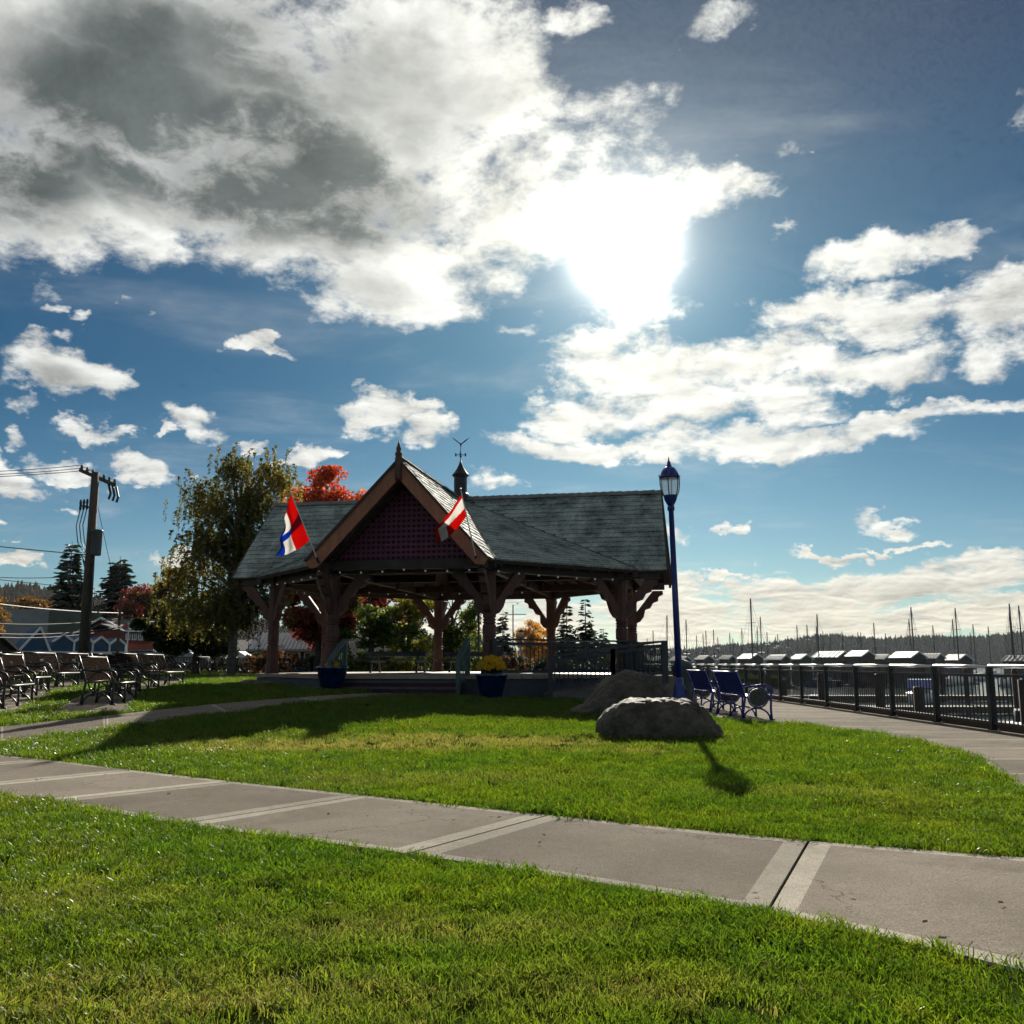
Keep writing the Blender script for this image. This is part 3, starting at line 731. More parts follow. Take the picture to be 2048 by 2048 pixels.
# barge boards, finials
BT = .075
for w in range(4):
    d, c = WINGS[w]
    for sg in (1, -1):
        # parallelogram board under the roof edge
        t0 = WP(w, LR - .02, 0, RIDGE - .03); t1 = WP(w, LE - .04, sg * HW * 1.03, EAVE - .06)
        sd_ = (t1 - t0).normalized(); dn = Vector((0, 0, -1)); wv = (dn - sd_ * dn.dot(sd_)).normalized() * .36
        low0 = t0 + Vector((0, 0, -.36 / math.cos(math.atan(SL)) * 1.0)); e0 = t1 + wv
        poly = [t0, t1, t1 + wv * .55 + sd_ * .05, t1 + wv * .8 - sd_ * .02, e0 - sd_ * .12, low0]
        if w: poly = [t0, t1, t1 + wv * .55, t0 + Vector((0, 0, -.28))]
        m = MB(); m.prism([p + d * (.10 if w == 0 else .03) for p in poly], -d * BT); m.build('barge_board', M_BARGE if w == 0 else M_DARKT, pav)
        m = MB(); m.bar(t0 + d * (.125 if w == 0 else .055) + Vector((0, 0, .005)), t1 + d * (.125 if w == 0 else .055) + Vector((0, 0, .005)), .05, .07); m.build('rake_trim', M_DARKT, pav)
    p = WP(w, LR + .115, 0, 0)
    m = MB()
    if w == 0: m.lathe([(.085, RIDGE - .62), (.095, RIDGE - .55), (.095, RIDGE + .0), (.075, RIDGE + .03), (.10, RIDGE + .09), (.10, RIDGE + .14), (.06, RIDGE + .2), (.075, RIDGE + .27), (.05, RIDGE + .34), (.004, RIDGE + .52)], 10, (p.x, p.y, 0)).build('finial', M_TIMBER, pav, True)
    # gable infill: dark board, lattice bars, tie beam
    g0 = 6.12; zb = 3.98
    hb = HW - .42; za = RIDGE - .52; slp = (za - zb) / hb
    m = MB(); m.prism([WP(w, g0, -hb, zb), WP(w, g0, hb, zb), WP(w, g0, 0, za)], -d * .03); m.build('gable_board', M_PANEL, pav)
    def strip(p0, p1, off):
        m = MB(); m.bar(p0 + d * off, p1 + d * off, .075, .022, up=tuple(d)); m.build('lattice_bar', M_LATT, pav)
    st = .148
    k = -int(hb / st)
    while k * st < hb:
        a = k * st; zt = za - abs(a) * slp - .05
        if zt > zb + .1: strip(WP(w, g0, a, zb + .02), WP(w, g0, a, zt), .05)
        k += 1
    z = zb + .12
    while z < za - .2:
        aw = (za - z) / slp - .04; strip(WP(w, g0, -aw, z), WP(w, g0, aw, z), .075); z += st
    m = MB(); m.bar(WP(w, g0 + .03, -hb - .5, zb - .14), WP(w, g0 + .03, hb + .5, zb - .14), .16, .27); m.build('tie_beam', M_DARKT, pav)
    for sg in (1, -1):
        m = MB(); m.bar(WP(w, g0 + .05, sg * (hb + .1), zb - .02), WP(w, g0 + .05, sg * .06, za + .02), .12, .14); m.build('gable_rafter', M_DARKT, pav)
# posts with carved rings, plates, knee braces
PA, PB = 5.7, 2.3; PTOP = 3.62
POSTS = []
for w in range(4):
    for sg in (1, -1): POSTS.append((w, sg, WP(w, PA, sg * PB, 0)))
for w, sg, p in POSTS:
    hp = .155
    m = MB(); prof = [(hp * 1.25, FLOOR - .5), (hp * 1.25, FLOOR + .25), (hp, FLOOR + .32)]
    for zr in (FLOOR + .9, FLOOR + 1.0, FLOOR + 1.38, FLOOR + 1.46, FLOOR + 1.54):
        prof += [(hp, zr), (hp * .84, zr + .015), (hp * .84, zr + .035), (hp, zr + .05)]
    prof += [(hp, PTOP - .1), (hp * 1.15, PTOP - .05), (hp * 1.15, PTOP)]
    m.lathe([(r * 1.2, z) for r, z in prof], 8, (p.x, p.y, 0)); m.build('post', M_TIMBER, pav)
def brace(p, dirv, reach=1.15, drop=1.2, th=.17):
    """scrolled knee brace from the post up and out to the plate"""
    d = dirv.normalized(); c = Vector((-d.y, d.x, 0)) * th; z1 = PTOP - .0; b = Vector((p.x, p.y, 0)) - c * .5
    o = [(.12, -drop), (.12, -drop + .34), (reach - .34, 0), (reach, 0), (reach + .02, -.12), (reach - .14, -.2), (reach - .17, -.36), (reach - .34, -.42), (reach - .44, -.6), (reach - .62, -.66), (.42, -drop + .24), (.3, -drop + .08)]
    m = MB(); m.prism([b + d * x + Vector((0, 0, z1 + z)) for x, z in o], c); return m.build('knee_brace', M_TIMBER, pav)
for w, sg, p in POSTS:
    d, c = WINGS[w]
    brace(p, -c * sg, 1.05); brace(p, c * sg - d); brace(p, d, 1.1, 1.15)
# plates round the plan
order = sorted(POSTS, key=lambda q: math.atan2(q[2].y - CTR.y, q[2].x - CTR.x))
for k in range(8):
    a, b = order[k][2], order[(k + 1) % 8][2]; t = (b - a).normalized() * .35
    m = MB(); m.bar(Vector((a.x, a.y, PTOP + .15)) - t, Vector((b.x, b.y, PTOP + .15)) + t, .2, .28 + .002 * (k % 2)); m.build('plate_beam', M_DARKT, pav)
for w in range(4):
    for sg in (1, -1):
        m = MB(); a = WP(w, 0.2, sg * PB, PTOP + .16); b = WP(w, LE - .25, sg * PB, PTOP + .16); m.bar(a, b, .17, .24); m.build('wing_beam', M_DARKT, pav)
# rafter tails under every eave, and fascia
for poly, e0, e1 in PLANES:
    L = (e1 - e0).length; n_ = max(2, int(L / .62)); mid = (poly[0]); U = (e1 - e0) / L
    nr = (poly[1] - poly[0]).cross(poly[2] - poly[0]).normalized(); nr = nr if nr.z > 0 else -nr
    Vd = nr.cross(U); Vd = Vd if Vd.z > 0 else -Vd
    for k in range(n_):
        p = e0 + U * (L * (k + .5) / n_) - nr * .13
        m = MB(); m.bar(p + Vd * .06, p + Vd * .95, .09, .12, up=tuple(nr)); m.build('rafter_tail', M_TIMBER if L > 4 else M_DARKT, pav)
    m = MB(); m.bar(e0 - nr * .05 - Vd * .012, e1 - nr * .05 - Vd * .012, .022, .1, up=tuple(nr)); m.build('fascia', M_DARKT, pav)
# cupola, cone and weathervane
cu = MB(); cu.lathe([(.30, RIDGE - .5), (.30, RIDGE + .22), (.225, RIDGE + .28), (.225, RIDGE + .80), (.26, RIDGE + .83), (.26, RIDGE + .9)], 8, (CTR.x, CTR.y, 0)); cup = cu.build('cupola', mat('dark_painted_wood', (.03, .03, .045), .6, var=.3), pav)
m = MB(); m.lathe([(.31, RIDGE + .88), (.27, RIDGE + .93), (.16, RIDGE + 1.08), (.07, RIDGE + 1.25), (.02, RIDGE + 1.42)], 12, (CTR.x, CTR.y, 0)); m.build('cone_cap', M_BLACK, cup, True)
m = MB(); z0 = RIDGE + 1.4; c_ = Vector((CTR.x, CTR.y, 0))
m.tube([c_ + Vector((0, 0, z0 - .1)), c_ + Vector((0, 0, z0 + .55))], .013, 6)
m.ball(c_ + Vector((0, 0, z0 + .17)), .045); m.tube([c_ + Vector((-.17, 0, z0 + .22)), c_ + Vector((.17, 0, z0 + .22))], .012, 6); m.tube([c_ + Vector((0, -.17, z0 + .22)), c_ + Vector((0, .17, z0 + .22))], .012, 6)
for q in ((-.17, 0), (.17, 0), (0, -.17), (0, .17)): m.box(c_ + Vector((q[0], q[1], z0 + .22)), (.05, .05, .11))
m.build('compass_vane', M_BLACK, cup)
m = MB(); zb_ = z0 + .58
m.tube([c_ + Vector((.0, .05, zb_ - .06)), c_ + Vector((.0, 0, zb_)), c_ + Vector((.02, -.1, zb_ + .03)), c_ + Vector((.02, -.17, zb_ + .03))], [.01, .035, .03, .006], 6)
for sg in (-1, 1):
    q = [Vector((0, .05, 0)), Vector((0, -.05, 0)), Vector((sg * .14, -.05, .13)), Vector((sg * .30, .0, .24)), Vector((sg * .15, .05, .12))]
    m.prism([c_ + Vector((0, 0, zb_)) + p for p in q], (0, 0, .018))
m.build('gull_vane', M_BLACK, cup)

# floor, skirting and steps
DK = 6.15
oct_ = [PV(DK, 2.45), PV(DK, -2.45), PV(2.45, -DK), PV(-2.45, -DK), PV(-DK, -2.45), PV(-DK, 2.45), PV(-2.45, DK), PV(2.45, DK)]
m = MB(); m.prism([Vector((p.x, p.y, -.1)) for p in oct_], (0, 0, FLOOR - .02)); m.build('plinth', mat('blue_grey_skirt', (.05, .06, .075), .7, var=.3), pav)
n_b = 44
M_DECK = mat('deck_boards', (.30, .24, .19), .6, var=.3, scale=3, bump=.2)
deck = MB()
for k in range(n_b):          # boards run across the pavilion
    f0 = -DK - .05 + (2 * DK + .1) * k / n_b; f1 = f0 + (2 * DK + .1) / n_b - .008; fm = (f0 + f1) / 2
    hw = min(DK + .05, DK + .05 - max(0, abs(fm) - 2.45)) ; hw = DK + .05 if abs(fm) < 2.45 else DK + .05 - (abs(fm) - 2.45)
    deck.prism([PV(-hw, f0, FLOOR - .10), PV(hw, f0, FLOOR - .10), PV(hw, f1, FLOOR - .10), PV(-hw, f1, FLOOR - .10)], (0, 0, .10))
deck.build('deck', M_DECK, pav)
SW = 1.72
M_STEP = mat('step_timber', (.085, .075, .075), .7, var=.3, scale=3)
for k in range(3):
    z1 = FLOOR - .155 * (k + 1) + .0; f0 = DK + .06 + .3 * k
    m = MB(); m.prism([PV(-SW, f0 - .02, z1 - .05), PV(SW, f0 - .02, z1 - .05), PV(SW, f0 + .32, z1 - .05), PV(-SW, f0 + .32, z1 - .05)], (0, 0, .05)); st_ = m.build('step', M_STEP, pav)
    m = MB(); m.prism([PV(-SW, f0 + .27, -.1), PV(SW, f0 + .27, -.1), PV(SW, f0 + .295, -.1), PV(-SW, f0 + .295, -.1)], (0, 0, z1 - .05 + .1)); m.build('riser', M_PANEL, st_)
M_RAILT = mat('teal_grey_rail', (.05, .085, .09), .55, var=.3, scale=4)
for sg in (-1, 1):
    a, b = PV(sg * (SW + .06), DK - .1, FLOOR), PV(sg * (SW + .06), DK + 1.0, .32)
    m = MB(); m.box((a.x, a.y, FLOOR + .5), (.12, .12, 1.0)); m.build('stair_post', M_RAILT, pav)
    m = MB(); m.box((b.x, b.y, .32 + .42), (.11, .11, .95)); m.build('stair_post', M_RAILT, pav)
    m = MB(); m.bar(a + Vector((0, 0, .98)), b + Vector((0, 0, .86)), .14, .06); m.build('stair_handrail', M_RAILT, pav)
    for k in range(1, 7):
        q = a.lerp(b, k / 7); m = MB(); m.box((q.x, q.y, q.z + .47), (.03, .03, .84)); m.build('stair_baluster', M_RAILT, pav)
# railings on the waterside bays
M_RAILD = mat('dark_rail_paint', (.03, .036, .045), .55, var=.3, scale=4)
def deck_rail(a, b, zf, zf2=None, hgt=.98, n=None, posts=True, par=None):
    par = par or pav; zf2 = zf if zf2 is None else zf2
    a3, b3 = Vector((a.x, a.y, zf)), Vector((b.x, b.y, zf2)); L = (b3 - a3).length
    u = Vector((0, 0, 1))
    m = MB(); m.bar(a3 + u * hgt, b3 + u * hgt, .15, .05); m.build('handrail', M_RAILD, par)
    m = MB(); m.bar(a3 + u * (hgt - .12), b3 + u * (hgt - .12), .05, .09); m.build('upper_rail', M_RAILD, par)
    m = MB(); m.bar(a3 + u * .1, b3 + u * .1, .05, .09); m.build('lower_rail', M_RAILD, par)
    n = n or int(L / .13)
    for k in range(1, n):
        q = a3.lerp(b3, k / n); m = MB(); m.box((q.x, q.y, q.z + hgt / 2), (.028, .028, hgt - .16)); m.build('baluster', M_RAILD, par)
    if posts:
        for q in (a3, b3): m = MB(); m.box((q.x, q.y, q.z + hgt / 2 - .1), (.12, .12, hgt + .22)); m.build('rail_post', M_RAILD, par)
deck_rail(PV(2.5, DK - .25), PV(DK - .25, 2.5), FLOOR)
deck_rail(PV(DK - .1, -2.2), PV(2.2, -DK + .1), FLOOR)
deck_rail(PV(DK - .1, -2.2), PV(DK - .1, 2.2), FLOOR)
# access ramp in front of that bay
ramp = thing('access_ramp', 'sloping wheelchair ramp with dark baluster rail beside the pavilion steps', 'ramp')
r0, r1 = Vector((1.0, 26.35, 0)), Vector((4.3, 27.2, 0)); rb = Vector((-.25, 1.25, 0))
m = MB(); m.add([r0 + Vector((0, 0, -.1)), r1 + Vector((0, 0, -.1)), r1 + rb + Vector((0, 0, -.1)), r0 + rb + Vector((0, 0, -.1)), r0 + Vector((0, 0, .28)), r1 + Vector((0, 0, .74)), r1 + rb + Vector((0, 0, .74)), r0 + rb + Vector((0, 0, .28))], [(0, 3, 2, 1), (4, 5, 6, 7), (0, 1, 5, 4), (1, 2, 6, 5), (2, 3, 7, 6), (3, 0, 4, 7)])
m.build('ramp_slab', concrete('ramp_concrete', (.16, .15, .14)), ramp)
m = MB(); l0, l1 = r1 + Vector((.02, 0, 0)), r1 + Vector((.95, .25, 0)); m.prism([l0 + Vector((0, 0, -.1)), l1 + Vector((0, 0, -.1)), l1 + Vector((-.7, 3.2, -.1)), l0 + Vector((-.7, 3.2, -.1))], (0, 0, .84)); m.build('landing', M_CONC, ramp)
rm = r0.lerp(r1, .55)
deck_rail(r0 + Vector((.05, .03, 0)), rm, .30, .30 + .46 * .55, .96, par=ramp)
deck_rail(rm, r1 + Vector((.0, .03, 0)), .30 + .46 * .55, .75, .96, par=ramp)
deck_rail(r1 + Vector((.06, .05, 0)), r1 + Vector((-.55, 3.1, 0)), .75, .75, .96, par=ramp)
NOGRASS.append([(.8, 26), (5.4, 27), (4.8, 31), (0, 30)])

# string lights hung below the eaves and across the inside
M_BULB = mat('frosted_bulb', (.95, .93, .88), .3, var=.02, emit=.03)
bulb = MB(); bulb.ball((0, 0, -.05), .028, 6, 5); bulb_me = bulb.mesh('bulb', M_BULB, True)
def lights(pts, label, sag=.06, step=.62):
    t = thing('string_lights', label, 'string lights'); n_t = 0
    for a, b in zip(pts, pts[1:]):
        L = (b - a).length; n = max(2, int(L / step)); c = []
        for k in range(n + 1):
            u = k / n; p = a.lerp(b, u) - Vector((0, 0, sag * 4 * u * (1 - u))); c.append(p)
            if k < n: link('bulb', bulb_me, t, loc=p)
        m = MB(); m.tube(c, .006, 4); m.build('cable', M_WIRE, t)
    return t
Zl = PTOP + .02
lights([WP(0, 6.35, x, 3.72) for x in (-2.5, 0, 2.5)], 'string of white bulbs under the front gable tie beam')
lights([WP(0, 6.0, 2.62, 3.66), WP(1, 6.0, -2.62, 3.66)], 'string of white bulbs below the eave between front gable and lamp')
lights([WP(0, 6.0, -2.62, 3.66), WP(3, 6.0, 2.62, 3.66)], 'string of white bulbs below the left front eave')
lights([WP(3, 5.5, 2.1, 3.5), WP(3, 2.5, 2.1, 3.42), WP(0, 0, 0, 3.5), WP(1, 3.0, -1.5, 3.45)], 'string of white bulbs crossing inside the pavilion')
lights([WP(2, 5.75, -2.2, 3.56), WP(2, 5.75, 2.2, 3.56)], 'string of white bulbs along the far pavilion beam')

# flags on angled poles
def flag_pole(base, tip, label): 
    t = thing('flagpole', label, 'flagpole'); m = MB(); m.tube([base, tip], [.018, .014], 8); m.build('pole', M_WHITE, t)
    m = MB(); m.ball(tip, .03); m.build('ball_tip', M_STEEL, t); m = MB(); d = (tip - base).normalized(); m.tube([base - d * .06, base + d * .12], .035, 8); m.build('bracket', M_BLACK, t); return t
def cloth(name, label, hoist0, hoist1, fly0, fly1, colfun, mats, bulge, nx=40, ny=32, wave=.075):
    """flag between four corners with folds; colours woven per cell"""
    mb = MB(); nrm = (hoist1 - hoist0).cross(fly0 - hoist0).normalized()
    for j in range(ny + 1):
        for i in range(nx + 1):
            t, s = i / nx, j / ny; p = hoist0.lerp(hoist1, s).lerp(fly0.lerp(fly1, s), t)
            p = p + nrm * (wave * (t ** .6) * (math.sin(s * 9 + t * 5) + .6 * math.sin(t * 14 - s * 5)) + bulge * math.sin(math.pi * t) * .5) + Vector((0, 0, -.12 * math.sin(math.pi * t) * (1 - s * .3)))
            mb.v.append(tuple(p))
    for j in range(ny):
        for i in range(nx):
            a = j * (nx + 1) + i; mb.f.append((a, a + 1, a + nx + 2, a + nx + 1)); mb.mi.append(colfun((i + .5) / nx, (j + .5) / ny))
    o = mb.build(name, mats, None, True, label=label, cat='flag'); md = o.modifiers.new('thickness', 'SOLIDIFY'); md.thickness = .004; return o
def cloth_mat(name, c):
    M = bpy.data.materials.new(name); M.use_nodes = True; g = NT(M.node_tree); g.n.clear(); o = g.new('ShaderNodeOutputMaterial')
    gm = g.new('ShaderNodeNewGeometry'); n = g.noise(gm.outputs['Position'], 30, 3); cc = g.mix(n.outputs[0], tuple(x * .85 for x in c), c)
    d = g.new('ShaderNodeBsdfDiffuse'); t = g.new('ShaderNodeBsdfTranslucent'); mx = g.new('ShaderNodeMixShader'); mx.inputs[0].default_value = .74
    g.l.new(cc, d.inputs[0]); g.l.new(cc, t.inputs[0]); g.l.new(d.outputs[0], mx.inputs[1]); g.l.new(t.outputs[0], mx.inputs[2]); g.l.new(mx.outputs[0], o.inputs[0]); return M
FR, FW, FBL, FMR = cloth_mat('red_bunting', (.62, .035, .025)), cloth_mat('white_bunting', (.78, .76, .73)), cloth_mat('blue_bunting', (.03, .13, .50)), cloth_mat('dark_red_bunting', (.20, .03, .06))
YF = 24.9
fb, ft = at(636, 1122, 25.9), at(581, 985, YF)
flag_pole(fb, ft, 'angled white flagpole carrying the red white and blue flag')
def c1(t, s):
    if .40 < s < .58 and t < .78: return 3 if t < .40 else 2
    if t < .40: return 0
    if t < .76: return 1
    return 2
cloth('flag', 'red white and blue cross flag hanging left of the pavilion gable', fb.lerp(ft, .98), fb.lerp(ft, .30), at(566, 1060, YF + .1), at(553, 1114, YF + .3), c1, [FR, FW, FBL, FMR], .12)
fb2, ft2 = at(953, 1120, 25.2), at(921, 978, 24.3)
flag_pole(fb2, ft2, 'angled white flagpole carrying the red and white flag')
def c2(t, s):
    if t > .88: return 0
    if s < .16: return 0
    if s < .62 - .25 * t: return 1
    return 0 if t < .62 else 1
cloth('flag', 'red and white flag blowing across the right side of the gable', fb2.lerp(ft2, .93), fb2.lerp(ft2, .62), at(868, 1056, 24.6), at(876, 1090, 24.7), c2, [FR, FW, FBL, FMR], .1, wave=.06)

# picnic tables on the deck
def picnic(x, y, rz, label):
    t = thing('picnic_table', label, 'table', (x, y, FLOOR), rz, 'picnic tables on the pavilion deck')
    for k in range(5):
        m = MB(); m.box((0, -.3 + .15 * k, .73), (2.4, .14, .04)); m.build('top_plank', M_RAILD, t)
    m = MB(); m.box((0, 0, .64), (2.2, .55, .13)); m.build('apron', M_RAILD, t)
    for sg in (-1, 1):
        for k in range(2): m = MB(); m.box((0, sg * (.66 + .15 * k), .44), (2.4, .14, .04)); m.build('bench_plank', M_RAILD, t)
    for sx in (-.85, .85):
        m = MB()
        m.bar((sx, -.2, .71), (sx, -.55, 0), .05, .1); m.bar((sx, .2, .71), (sx, .55, 0), .05, .1); m.box((sx + .05, 0, .4), (.05, 1.6, .09)); m.build('trestle', M_RAILD, t)
picnic(-4.1, 34.6, -TH, 'dark picnic table at the back of the deck, left one'); picnic(-1.4, 36.3, -TH, 'dark picnic table at the back of the deck, right one')
# ================================================================== RAILING
rail = thing('railing', 'black metal railing with bright steel handrail along the waterfront promenade', 'railing', (RX, 0, 0))
SP = 2.06; Y0 = 9.6; NB = 25
bal_me = MB().box((0, 0, .515), (.017, .017, .73)).mesh('baluster', M_BLACK)
post_me = MB().box((0, 0, .515), (.085, .085, 1.01)).box((0, 0, .02), (.13, .13, .02)).mesh('post', M_BLACK)
nbal = 0; farb = MB()
for k in range(NB + 1):
    y = Y0 + SP * k; link('post', post_me, rail, loc=(0, y, .012))
    if k < NB:
        m = MB(); m.box((0, y + SP / 2, .895), (.04, SP - .086, .045)); m.build('middle_rail', M_BLACK, rail)
        m = MB(); m.box((0, y + SP / 2, .135), (.04, SP - .086, .045)); m.build('bottom_rail', M_BLACK, rail)
        for j in range(1, 16):
            yb = y + SP * j / 16
            if nbal < 290: link('baluster', bal_me, rail, loc=(0, yb, 0)); nbal += 1
            else: farb.box((0, yb, .515), (.017, .017, .73))
        m = MB(); m.tube([(0, y + .002, 1.045), (0, y + SP - .002, 1.045)], .03, 10); m.build('top_rail', M_STEEL, rail, True)
farb.build('balusters', M_BLACK, rail, kind='stuff')
# timber fender piles just outside the kerb
pile_i = 0
for k in range(12):
    y = 11.2 + 2.06 * k + (.35 if k % 3 else -.2); h = [.86, .12, .84, .1, .62][k % 5]
    m = MB(); m.lathe([(.1, -3.2 - 0), (.1, h - .02), (.08, h)], 9, (0, 0, 0))
    o = m.build('timber_pile', M_DARKT, None, True, label='dark timber fender pile just outside the railing, %s from the right' % nth(k), cat='pile', group='fender piles outside the railing'); o.location = (8.32, y, 0)

# ================================================================== BENCHES
def bench_proto(label, frame_m, strap_m, L=2.3, disc=False, plaque=True, cat='bench', group=None):
    """steel strap bench: local x along the seat, sitter looks to -y"""
    t = thing('park_bench', label, cat, group=group)
    prof_b = [(.335, .90), (.315, .88), (.27, .74), (.225, .60), (.195, .50), (.165, .445)]
    prof_s = [(.165, .445), (.12, .425), (.0, .42), (-.18, .435), (-.26, .44), (-.305, .425), (-.32, .395)]
    ns = 28
    for nm, prof in (('backrest', prof_b), ('seat', prof_s)):
        m = MB(); w = .046
        for k in range(ns):
            x = -L / 2 + .06 + (L - .12) * (k + .5) / ns
            for (y0, z0), (y1, z1) in zip(prof, prof[1:]): m.bar((x, y0, z0), (x, y1, z1), w, .007, up=(0, -.7, .7))
        m.build(nm, strap_m, t)
    for (y, z) in ((.33, .905), (-.315, .40), (.17, .43)):
        m = MB(); m.tube([(-L / 2 + .03, y, z), (L / 2 - .03, y, z)], .02, 8); m.build('stretcher', frame_m, t, True)
    def end(x):
        m = MB(); r = .021
        m.tube([(x, .36, .93), (x, .30, .76), (x, .23, .55), (x, .20, .42), (x, .235, .22), (x, .27, .0)], [r * .9, r, r, r * 1.1, r * 1.1, r * 1.2], 6)     # rear leg and back upright
        m.tube([(x, -.31, .58), (x, -.30, .42), (x, -.29, .2), (x, -.30, .0)], [r, r, r * 1.1, r * 1.2], 6)                 # front leg
        arm = [(.26, .66), (.20, .665), (.10, .64), (.0, .645), (-.12, .665), (-.22, .66), (-.30, .62), (-.335, .56), (-.32, .51), (-.285, .50)]
        m.tube([(x, y, z) for y, z in arm], [r] * 4 + [r * 1.15] * 4 + [r, r * .7], 6)
        m.tube([(x, -.045 + .195 * math.cos(a * .3307), .425 + .195 * math.sin(a * .3307)) for a in range(19)], .016, 6, closed=True)   # ring under the arm
        m.tube([(x, -.015 + .255 * math.cos(math.pi * a / 10), .01 + .215 * math.sin(math.pi * a / 10)) for a in range(11)], .018, 6)    # arch between the feet
        m.box((x, .275, .012), (.06, .1, .024)); m.box((x, -.305, .012), (.06, .1, .024))
        e = m.build('end_frame', frame_m, t, True)
        if disc:
            q = MB(); q.tube([(x - .012, -.045, .425), (x + .012, -.045, .425)], .175, 20); q.build('medallion', mat('grey_medallion', (.06, .062, .06), .5, .3, var=.5, scale=14), e)
            q = MB()
            for a in range(5): q.tube([(x - .016, -.045 + .11 * math.cos(a * 1.3 + u * .5), .425 + .11 * math.sin(a * 1.3 + u * .5) * (1 - .12 * u)) for u in range(4)], .012, 5)
            q.build('relief', mat('grey_relief', (.1, .1, .095), .5, .3), e)
    end(-L / 2); end(L / 2)
    m = MB(); m.tube([(0, .2, .42), (0, .25, 0)], .02, 6); m.tube([(0, -.29, .42), (0, -.29, 0)], .02, 6); m.tube([(0, -.02 + .25 * math.cos(math.pi * a / 10), .01 + .2 * math.sin(math.pi * a / 10)) for a in range(11)], .016, 6); m.build('middle_leg', frame_m, t, True)
    if plaque: m = MB(); m.box((.0, .262, .70), (.17, .006, .11), Matrix.Rotation(-.3, 3, 'X')); m.build('plaque', M_PLAQ, t)
    return t
GRP = 'black benches on the terrace rows'
bp = bench_proto('x', M_BLACK, M_BENCH, group=GRP)
benches = []
def put_bench(x, y, az, lab):
    """x, y: near end of the back line; az: compass turn of the seat line, the sitter looks to the right of it"""
    d = Vector((math.sin(R(az)), math.cos(R(az)), 0)); n = Vector((d.y, -d.x, 0)); c = Vector((x, y, 0)) + d * 1.17 + n * .3
    benches.append(((c.x, c.y, H(c.x, c.y) + .017), math.atan2(d.y, d.x), lab))
put_bench(-8.15, 18.2, -11, 'nearest black bench of the inner row, its end frame facing the camera')
put_bench(-9.15, 21.0, -11, 'second black bench of the inner row, half hidden behind the nearest one')
put_bench(-9.85, 23.8, -8, 'third black bench of the inner row, plaque on its back')
put_bench(-10.6, 27.0, 0, 'fourth black bench of the inner row, before the row meets the lawn')
put_bench(-9.75, 17.3, -15, 'black bench cut off by the left edge of the picture')
put_bench(-10.9, 20.3, -14, 'second black bench of the middle row, its plaque near the left edge')
put_bench(-11.85, 23.3, -7, 'third black bench of the middle row, left of the utility pole')
put_bench(-12.6, 26.5, -2, 'fourth black bench of the middle row, in front of the utility pole foot')
put_bench(-12.0, 19.8, -14, 'outermost black bench row, bench behind the one at the left edge')
put_bench(-13.0, 23.0, -10, 'outermost black bench row, its back just showing over the middle row')
put_bench(-13.9, 26.2, -4, 'outermost black bench row, the one farthest back')
for px, y, lab in ((384, 51.0, 'far black bench facing the stage, leftmost of the distant ones'), (444, 51.8, 'far black bench facing the stage, second of the distant ones'), (503, 52.4, 'far black bench just left of the left pavilion post'), (582, 53, 'far black bench seen right of the left pavilion post')):
    x = (px - 1024) / F * y; benches.append(((x, y, H(x, y) + .017), R(28), lab))
x = (338 - 1024) / F * 37; benches.append(((x, 37.0, H(x, 37) + .017), R(78), 'fifth black bench of the inner row, greenish and farther back'))
x = (187 - 1024) / F * 37; benches.append(((x, 37.0, H(x, 37) + .017), R(80), 'black bench of the middle row just right of the utility pole foot'))
for i, (loc, rz, lab) in enumerate(benches):
    rz2 = rz if i < 11 else rz
    if i == 0: bp.location = loc; bp.rotation_euler = (0, 0, rz2); bp['label'] = lab; bsrc = bp
    else: copy_tree(bsrc, lab, loc, rz2)
GB = 'blue benches on the promenade'
bb = bench_proto('blue strap bench with grey medallion ends, nearer one beside the lawn', M_BLUE, mat('blue_strap_paint', (.006, .016, .11), .45, var=.25, scale=6, spec=.3), 2.3, True, False, group=GB)
bb.location = (4.72, 19.9, .014); bb.rotation_euler = (0, 0, R(90))
copy_tree(bb, 'blue strap bench with medallion ends, farther one behind the lamp post', (4.72, 22.95, .014), R(90))

# litter bin behind the benches
t = thing('litter_bin', 'dark green domed litter bin by the railing behind the blue benches', 'bin', tuple(on_z(1367, 1404, .012)))
m = MB(); m.lathe([(.27, 0), (.29, .05), (.29, .85), (.31, .88), (.31, .93)], 16); m.build('drum', mat('green_bin', (.02, .05, .045), .45, var=.3), t, True)
m = MB(); m.lathe([(.31, .93), (.30, 1.0), (.24, 1.1), (.12, 1.17), (.01, 1.19)], 16); m.build('dome_lid', MATS['green_bin'], t, True)

# ================================================================== BLUE LAMP
lp = Vector((3.31, 19.0, 0.02))
lamp = thing('street_lamp', 'tall blue lamp post with acorn lantern beside the boulders', 'street lamp', lp); lamp.rotation_euler = (0, R(-1.2), 0)
m = MB(); m.lathe([(.19, 0), (.19, .08), (.15, .12), (.135, .45), (.11, .55), (.12, .6), (.085, .68), (.072, .8)], 12); m.build('base', M_BLUE, lamp, True)
m = MB(); m.lathe([(.068, .78), (.062, 2.5), (.052, 4.12), (.075, 4.14), (.075, 4.2), (.055, 4.24)], 14); m.build('pole', M_BLUE, lamp, True)
m = MB(); m.lathe([(.055, 4.22), (.09, 4.28), (.13, 4.36), (.14, 4.42), (.15, 4.44)], 14); m.build('lantern_cup', M_BLUE, lamp, True)
GL = bpy.data.materials.new('prismatic_lens'); GL.use_nodes = True; g = NT(GL.node_tree); p = g.n['Principled BSDF']
p.inputs['Base Color'].default_value = (.8, .78, .74, 1); p.inputs['Roughness'].default_value = .25; p.inputs['Specular IOR Level'].default_value = .4
